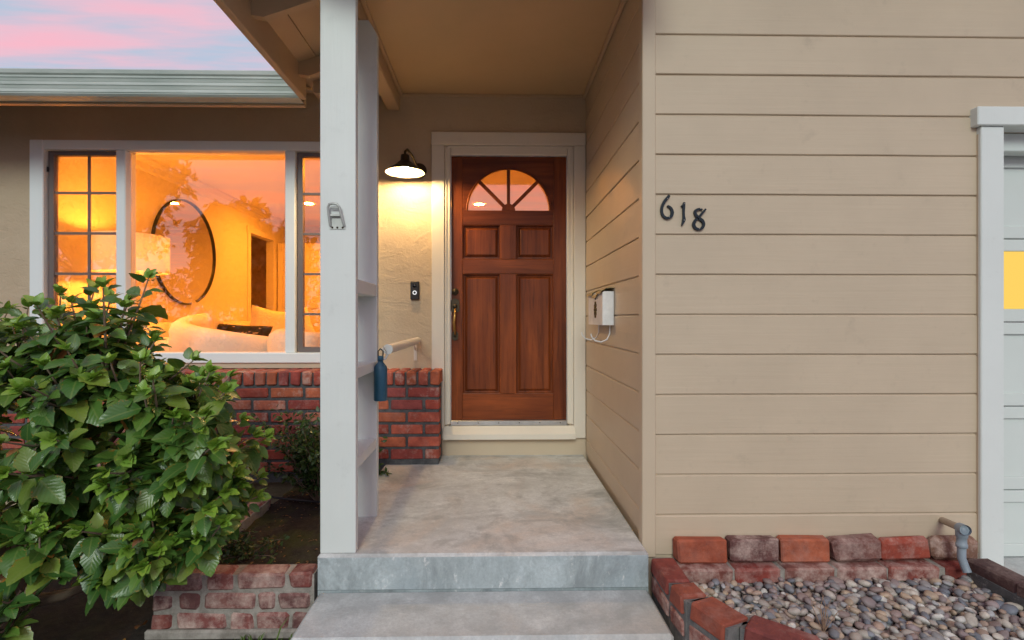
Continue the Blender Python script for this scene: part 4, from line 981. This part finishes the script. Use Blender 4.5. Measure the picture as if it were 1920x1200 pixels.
def bush():
    root = empty('hibiscus_bush', (-2.25, 2.40, GROUND)); tag(root, 'large leafy green bush in front of the window', 'bush')
    rnd = random.Random(17)
    lobes = [((-2.0, 2.28, .35), (.72, .52, .74)), ((-1.38, 2.2, .42), (.42, .36, .47)), ((-1.98, 2.05, -.02), (.62, .36, .34)), ((-2.42, 2.3, .72), (.42, .40, .42)), ((-1.33, 2.12, .08), (.32, .26, .30)), ((-1.66, 2.2, .66), (.34, .36, .52)), ((-2.6, 2.1, .2), (.5, .5, .6))]
    def depth(p):                                     # >1 inside
        return max(1-math.sqrt(sum(((p[i]-c[i])/r[i])**2 for i in range(3))) for c, r in lobes)
    br = MB(); basep = Vector((-2.25, 2.40, GROUND-.02)); mains = []
    br.tube([basep, basep+Vector((.01, -.01, .10)), basep+Vector((.02, -.02, .16))], [.062, .052, .044], 10)
    for c, r in lobes:
        for k in range(2):
            tgt = Vector(c)+Vector((rnd.uniform(-.5, .5)*r[0], rnd.uniform(-.6, .3)*r[1], rnd.uniform(-.1, .5)*r[2])); st_ = basep+Vector((rnd.uniform(-.02, .03), rnd.uniform(-.02, .02), rnd.uniform(.08, .16))); pts = []
            for i in range(9):
                t = i/8; p_ = st_.lerp(tgt, t); p_.z += (-.10*math.sin(PI*t) if tgt.z < .2 else .05*math.sin(PI*t)); p_ += Vector((mnoise.noise((t*3, k, c[0]*9))*.05, mnoise.noise((t*3, k+7, c[0]*9))*.05, 0))*math.sin(PI*t); pts.append(p_)
            br.tube(pts, [.027*(1-.7*i/8) for i in range(9)], 8); mains += pts[3:]
    leaves = []; tips = []
    def shoot(tip, outd):
        near = min(mains, key=lambda m_: (m_-tip).length); ln = min((tip-near).length, .45)
        base_ = tip-outd*ln*.6+(near-tip).normalized()*ln*.4; mid_ = (base_+tip)/2-Vector((0, 0, .03))
        pts = [base_, mid_.lerp(base_, .3), mid_.lerp(tip, .4), tip]; br.tube(pts, [.0065, .0055, .0042, .0025], 6)
        ax = (tip-pts[2]).normalized(); a0 = rnd.uniform(0, 6.28); nl = rnd.randint(11, 15)
        for i in range(nl):
            s_ = i/nl; pos = tip-ax*(.02+.30*s_**1.15)
            if s_ > .5: pos = pts[2].lerp(pts[1], (s_-.5)*1.2)+Vector((rnd.uniform(-.02, .02),)*3)
            a = a0+i*2.4; o = ax.orthogonal().normalized(); b = ax.cross(o)
            out_ = (o*math.cos(a)+b*math.sin(a)); el = .75-.85*s_
            d = (out_+ax*el+Vector((0, 0, -.18))).normalized()
            sz = (.055+.062*min(1, s_*2.6))*rnd.choice((.5, .65, .8, .9, 1.0, 1.1))*rnd.uniform(.9, 1.1)
            leaves.append((pos+d*.018, d, sz, ax))
        for i in range(7): 
            a = a0+i*1.9; o = ax.orthogonal().normalized(); b = ax.cross(o); tips.append((tip, (ax*1.2+(o*math.cos(a)+b*math.sin(a))*.8).normalized(), rnd.uniform(.03, .062), ax))
    cnt = 0
    while cnt < 350:
        c, r = lobes[rnd.choices(range(len(lobes)), [6, 3.6, 2.0, 2.2, 1.8, 2.6, 2])[0]]
        v = Vector((rnd.gauss(0, 1), rnd.gauss(0, 1), rnd.gauss(0, 1))).normalized()
        if v.y > .55 and rnd.random() < .7: continue
        k = rnd.uniform(.75, 1.2) if rnd.random() < .78 else rnd.uniform(.4, .75)
        tip = Vector((c[0]+v.x*r[0]*k, c[1]+v.y*r[1]*k, c[2]+v.z*r[2]*k))
        if tip.z < GROUND+.10 or tip.y > YB-.25 or depth(tip) > .42: continue
        if -.21 < tip.z < .03 and -2.5 < tip.x < -1.80: continue
        if tip.x > PX0-.06 and tip.z < PT+.10: continue
        if tip.x > -1.02 or tip.x < -3.0 or tip.x > -1.50+(tip.z-.02)*2.2: continue
        outd = (Vector((v.x/r[0], v.y/r[1], v.z/r[2])).normalized()+Vector((0, -.1, .45))).normalized()
        shoot(tip, outd); cnt += 1
    br.build('branches', bark, root, origin=basep)
    variants = []
    for i in range(7):
        r2 = random.Random(50+i); variants.append(leaf_geo(1, r2.uniform(.56, .72), r2, r2.uniform(.15, .5), r2.uniform(.15, .8), 8))
    def orient(pos, d, sz, ax):
        up = Vector((0, -.35, 1)) if abs(d.z) < .95 else Vector((0, -1, 0))
        x_ = d.cross(up).normalized(); z_ = x_.cross(d).normalized(); roll = rnd.gauss(0, .35)
        M_ = Matrix((x_, d, z_)).transposed().to_4x4(); M_ = M_ @ Matrix.Rotation(roll, 4, 'Y'); return Matrix.Translation(pos) @ M_ @ Matrix.Scale(sz, 4)
    leaves = [(l_, orient(*l_)) for l_ in leaves]
    def score(l_):
        pos = l_[0][0]; py_ = 597-(pos.z-EYE)/pos.y*F; px_ = 925+pos.x/pos.y*F
        if not (-30 < px_ < 560 and py_ < 1230): return -1
        return l_[0][2]/pos.y*max(.05, 1-2.6*max(0, depth(pos+Vector((0, -.12, .03)))))
    leaves.sort(key=score, reverse=True)
    vm = [leaf_mesh_from(v, f, u, [i*.137 % 1]*len(v), leaf_m, 'leaf') for i, (v, f, u) in enumerate(variants)]
    rl = wloc(root)
    for i, (l_, M_) in enumerate(leaves[:300]):
        o = bpy.data.objects.new('leaf', vm[i % 7]); COL.objects.link(o); o.parent = root; o.matrix_local = Matrix.Translation(-rl) @ M_
    def mass(lst, mat, name):
        V = []; Fc = []; UV = []; Rn = []
        for i, (l_, M_) in enumerate(lst):
            v, f, u = variants[rnd.randrange(7)]; b = len(V); V += [M_ @ Vector(p_) for p_ in v]; Fc += [tuple(b+k for k in q_) for q_ in f]; UV += u; Rn += [rnd.random()]*len(v)
        me = leaf_mesh_from([p_-rl for p_ in V], Fc, UV, Rn, mat, name); o = bpy.data.objects.new(name, me); COL.objects.link(o); o.parent = root; o['kind'] = 'stuff'; return o
    mass(leaves[300:], leaf_m, 'foliage')
    mass([(t, orient(*t)) for t in tips], tip_m, 'young_foliage')
    dry = []
    cand = [l_ for l_ in leaves[:900] if l_[0][0].x > -1.75]
    for l_ in rnd.sample(cand, 26):
        (pos, d, sz, ax), M_ = l_; t = (pos+Vector((0, -.004, .002)), (d+Vector((0, -.1, -.5))).normalized(), sz*.8, ax); dry.append((t, orient(*t)))
    mass(dry, dry_m, 'dry_leaves')
bush()

def small_shrub(name, label, basep, n, hgt, spread, seed, bounds, cat='shrub', lsize=(.022, .036)):
    root = empty(name, basep); tag(root, label, cat); rnd = random.Random(seed); br = MB(); L_ = []
    bp = Vector(basep)
    for i in range(n):
        a = rnd.uniform(0, 6.28); h = hgt*rnd.uniform(.35, 1); s_ = spread*rnd.uniform(.2, 1); tip = bp+Vector((math.cos(a)*s_, math.sin(a)*s_*.6, h))
        tip.x = min(max(tip.x, bounds[0]), bounds[1]); tip.y = min(max(tip.y, bounds[2]), bounds[3]); pts = []
        for k in range(7):
            t = k/6; p_ = bp.lerp(tip, t)+Vector((0, 0, .10*math.sin(PI*t)*spread))+Vector((mnoise.noise((t*3, i, 0)), mnoise.noise((t*3, i, 4)), 0))*.03; pts.append(p_)
        br.tube(pts, [.004*(1-.7*k/6) for k in range(7)], 5)
        for k in range(int(26*h/hgt)+14):
            t = rnd.uniform(.25, 1)*6; i0 = min(int(t), 5); p_ = pts[i0].lerp(pts[i0+1], t-i0); d = Vector((rnd.gauss(0, 1), rnd.gauss(-.3, 1), rnd.gauss(.1, .6))).normalized(); L_.append((p_+d*rnd.uniform(.005, .03), d, rnd.uniform(*lsize)))
    br.build('stems', bark, root, origin=basep)
    vr_ = [leaf_geo(1, .62, random.Random(i), .3, .4, 4) for i in range(3)]; V = []; Fc = []; UV = []; Rn = []
    for p_, d, sz in L_:
        x_ = d.cross(Vector((0, -.3, 1))).normalized(); z_ = x_.cross(d); M_ = Matrix.Translation(p_-bp) @ Matrix((x_, d, z_)).transposed().to_4x4() @ Matrix.Rotation(rnd.gauss(0, .6), 4, 'Y') @ Matrix.Scale(sz, 4); v, f, u = rnd.choice(vr_); b = len(V); V += [M_ @ Vector(q_) for q_ in v]; Fc += [tuple(b+k for k in g_) for g_ in f]; UV += u; Rn += [rnd.random()]*len(v)
    o = bpy.data.objects.new('foliage', leaf_mesh_from(V, Fc, UV, Rn, small_leaf)); COL.objects.link(o); o.parent = root; o['kind'] = 'stuff'
small_shrub('rose_shrub', 'small dark leaved shrub against the brick wainscot behind the post', (-1.12, 3.30, -.15), 80, .60, .40, 3, (-1.58, -.80, 3.05, 3.58), 'shrub', (.026, .042))
small_shrub('creeping_plant', 'low small leaved plant growing over the planter edge', (-1.22, 2.52, -.15), 12, .16, .26, 9, (-1.5, -1.0, 2.30, 2.8), 'plant', (.018, .03))
small_shrub('ivy_plant', 'ivy like plant peeking out right of the porch post', (-.80, 3.42, -.15), 9, .42, .16, 12, (-.9, -.70, 3.2, 3.58), 'plant', (.03, .045))
# grass blades at the foot of the planter and in front of the step
q = MB(); rnd = random.Random(2)
for i in range(60):
    x, y = (rnd.uniform(-1.1, -.80), rnd.uniform(2.12, 2.25)); h = rnd.uniform(.02, .06) if i else .13; a = rnd.uniform(0, 6.28); w_ = .004
    lx_, ly_ = math.cos(a)*h*.5, math.sin(a)*h*.5
    if i == 0: x, y = -.93, 2.19
    q.add([(x-w_, y, GROUND-.002), (x+w_, y, GROUND-.002), (x+w_*.7+lx_*.4, y+ly_*.4, GROUND+h*.65), (x-w_*.7+lx_*.4, y+ly_*.4, GROUND+h*.65), (x+lx_, y+ly_, GROUND+h)], [(0, 1, 2, 3), (3, 2, 4)])
me = q.mesh('grass', simple('grass_blade', (.10, .17, .03), .5)); o = link('grass', me); tag(o, 'short green grass blades at the foot of the planter', 'grass', kind='stuff')
# fallen leaf
v, f, u = leaf_geo(.085, .045, random.Random(3), .5, .5, 6); me = leaf_mesh_from(v, f, u, [.3]*len(v), dry_m, 'fallen_leaf'); o = link('fallen_leaf', me, None, PZ(272, 1172, GROUND+.025), (R(35), R(20), R(200))); tag(o, 'single orange fallen leaf beside the planter corner', 'leaf')
# dry weed stalks in the pebbles, litter on the soil
rnd = random.Random(31); q = MB(); b0 = Vector((1.24, 1.90, -.12))
for i in range(11):
    a = rnd.uniform(0, 6.28); t = b0+Vector((math.cos(a)*rnd.uniform(.02, .12), math.sin(a)*rnd.uniform(.01, .06), rnd.uniform(.03, .11))); q.tube([b0+Vector((0, 0, -.02)), b0.lerp(t, .5)+Vector((rnd.uniform(-.02, .02), 0, .015)), t], [.0016, .0013, .0007], 5)
o = q.build('dry_weed', simple('dry_stalk', (.34, .22, .15), .9)); tag(o, 'dry brown weed stalks standing among the pebbles', 'weed')
V = []; Fc = []; UV = []; Rn = []
for i in range(230):
    xx, yy = rnd.uniform(PX0+.12, -.80), rnd.uniform(PY+.13, YB-.02); zz = -.150+.035*mnoise.noise((xx*3, yy*3, 0))+.016*mnoise.noise((xx*14, yy*14, 3))
    if i < 60: xx, yy = rnd.uniform(-2.3, -1.5), rnd.uniform(1.8, 2.26); zz = GROUND
    v, f, u = leaf_geo(rnd.uniform(.008, .03), rnd.uniform(.004, .014), rnd, .4, .6, 4); M_ = Matrix.Translation((xx, yy, zz+.004)) @ Matrix.Rotation(rnd.uniform(0, 6.3), 4, 'Z') @ Matrix.Rotation(rnd.gauss(0, .3), 4, 'X'); b = len(V)
    V += [M_ @ Vector(p_) for p_ in v]; Fc += [tuple(b+k for k in g_) for g_ in f]; UV += u; Rn += [rnd.random()]*len(v)
o = link('leaf_litter', leaf_mesh_from(V, Fc, UV, Rn, dry_m, 'leaf_litter')); tag(o, 'small dry brown litter scattered over the planter soil', 'leaf litter', kind='stuff')

# ------------------------------------------------------------------ trees across the street (seen mirrored in the window)
def tree(label, x, y, h, rx, seed):
    root = empty('street_tree', (x, y, GROUND)); tag(root, label, 'tree', 'trees across the street'); rnd = random.Random(seed); br = MB(); bp = Vector((x, y, GROUND-.05))
    top = bp+Vector((0, 0, h*.55)); br.tube([bp, bp.lerp(top, .5)+Vector((.1, 0, 0)), top], [h*.03, h*.022, h*.014], 10); L_ = []
    for i in range(46):
        v = Vector((rnd.gauss(0, 1), rnd.gauss(0, 1), rnd.gauss(.2, .8))).normalized(); kq = rnd.uniform(.3, 1); c = bp+Vector((v.x*rx*.75*kq, v.y*rx*.75*kq, h*.60+v.z*h*.30*kq)); st_ = bp.lerp(top, rnd.uniform(.5, 1)); br.tube([st_, st_.lerp(c, .5)+Vector((0, 0, .1)), c], [h*.009, h*.006, h*.002], 6)
        r_ = rx*rnd.uniform(.28, .5)
        for k in range(260):
            w_ = Vector((rnd.gauss(0, 1), rnd.gauss(0, 1), rnd.gauss(0, .8))).normalized()*r_*rnd.uniform(.4, 1); L_.append(c+w_)
    br.build('trunk', bark, root, origin=bp); V = []; Fc = []
    for p_ in L_:
        s_ = rnd.uniform(.14, .30); d = Vector((rnd.gauss(0, 1), rnd.gauss(0, 1), rnd.gauss(0, 1))).normalized(); o_ = d.orthogonal().normalized(); b_ = d.cross(o_); k = len(V); q_ = p_-bp
        V += [q_-o_*s_, q_+b_*s_*.5, q_+o_*s_, q_-b_*s_*.5]; Fc.append((k, k+1, k+2, k+3))
    me = leaf_mesh_from(V, Fc, [(.5, .5)]*len(V), [rnd.random() for _ in V], small_leaf, 'crown'); o = bpy.data.objects.new('crown', me); COL.objects.link(o); o.parent = root; o.location = bp-wloc(root)
tree('tall street tree mirrored in the left of the window', -17.5, -14, 12, 4.6, 1)
tree('smaller street tree mirrored at the right of the window', -10.8, -15, 6.6, 2.8, 2)
tree('broad street tree mirrored low in the window', -25, -16, 11, 5, 3)
tree('street tree standing opposite the garage', 9, -17, 7, 3, 4)
def hedge(label, x0, x1, y, h, seed):
    root = empty('hedge', ((x0+x1)/2, y, GROUND)); tag(root, label, 'hedge'); rnd = random.Random(seed); br = MB(); V = []; Fc = []; bp = Vector(((x0+x1)/2, y, GROUND))
    for i in range(int((x1-x0)/1.5)): xx = x0+.7+i*1.5; br.tube([(xx, y, GROUND-.05), (xx+.1, y, GROUND+h*.5), (xx, y, GROUND+h*.85)], [.06, .04, .02], 6)
    for i in range(int((x1-x0)*h*75)):
        xx = rnd.uniform(x0, x1); top = h*(.86+.16*mnoise.noise((xx*.5, 3, seed))+.06*mnoise.noise((xx*2, 3, seed))); q_ = Vector((xx, y+rnd.uniform(-.7, .7), GROUND+rnd.uniform(.02, top)))-bp
        s_ = rnd.uniform(.10, .22); d = Vector((rnd.gauss(0, 1), rnd.gauss(0, 1), rnd.gauss(0, 1))).normalized(); o_ = d.orthogonal().normalized(); b_ = d.cross(o_); k = len(V)
        V += [q_-o_*s_, q_+b_*s_*.5, q_+o_*s_, q_-b_*s_*.5]; Fc.append((k, k+1, k+2, k+3))
    br.build('stems', bark, root); me = leaf_mesh_from(V, Fc, [(.5, .5)]*len(V), [rnd.random() for _ in V], small_leaf, 'crown'); o = bpy.data.objects.new('crown', me); COL.objects.link(o); o.parent = root; o['kind'] = 'stuff'
hedge('tall clipped hedge across the street mirrored in the window', -34, -4, -17.5, 4.3, 3)
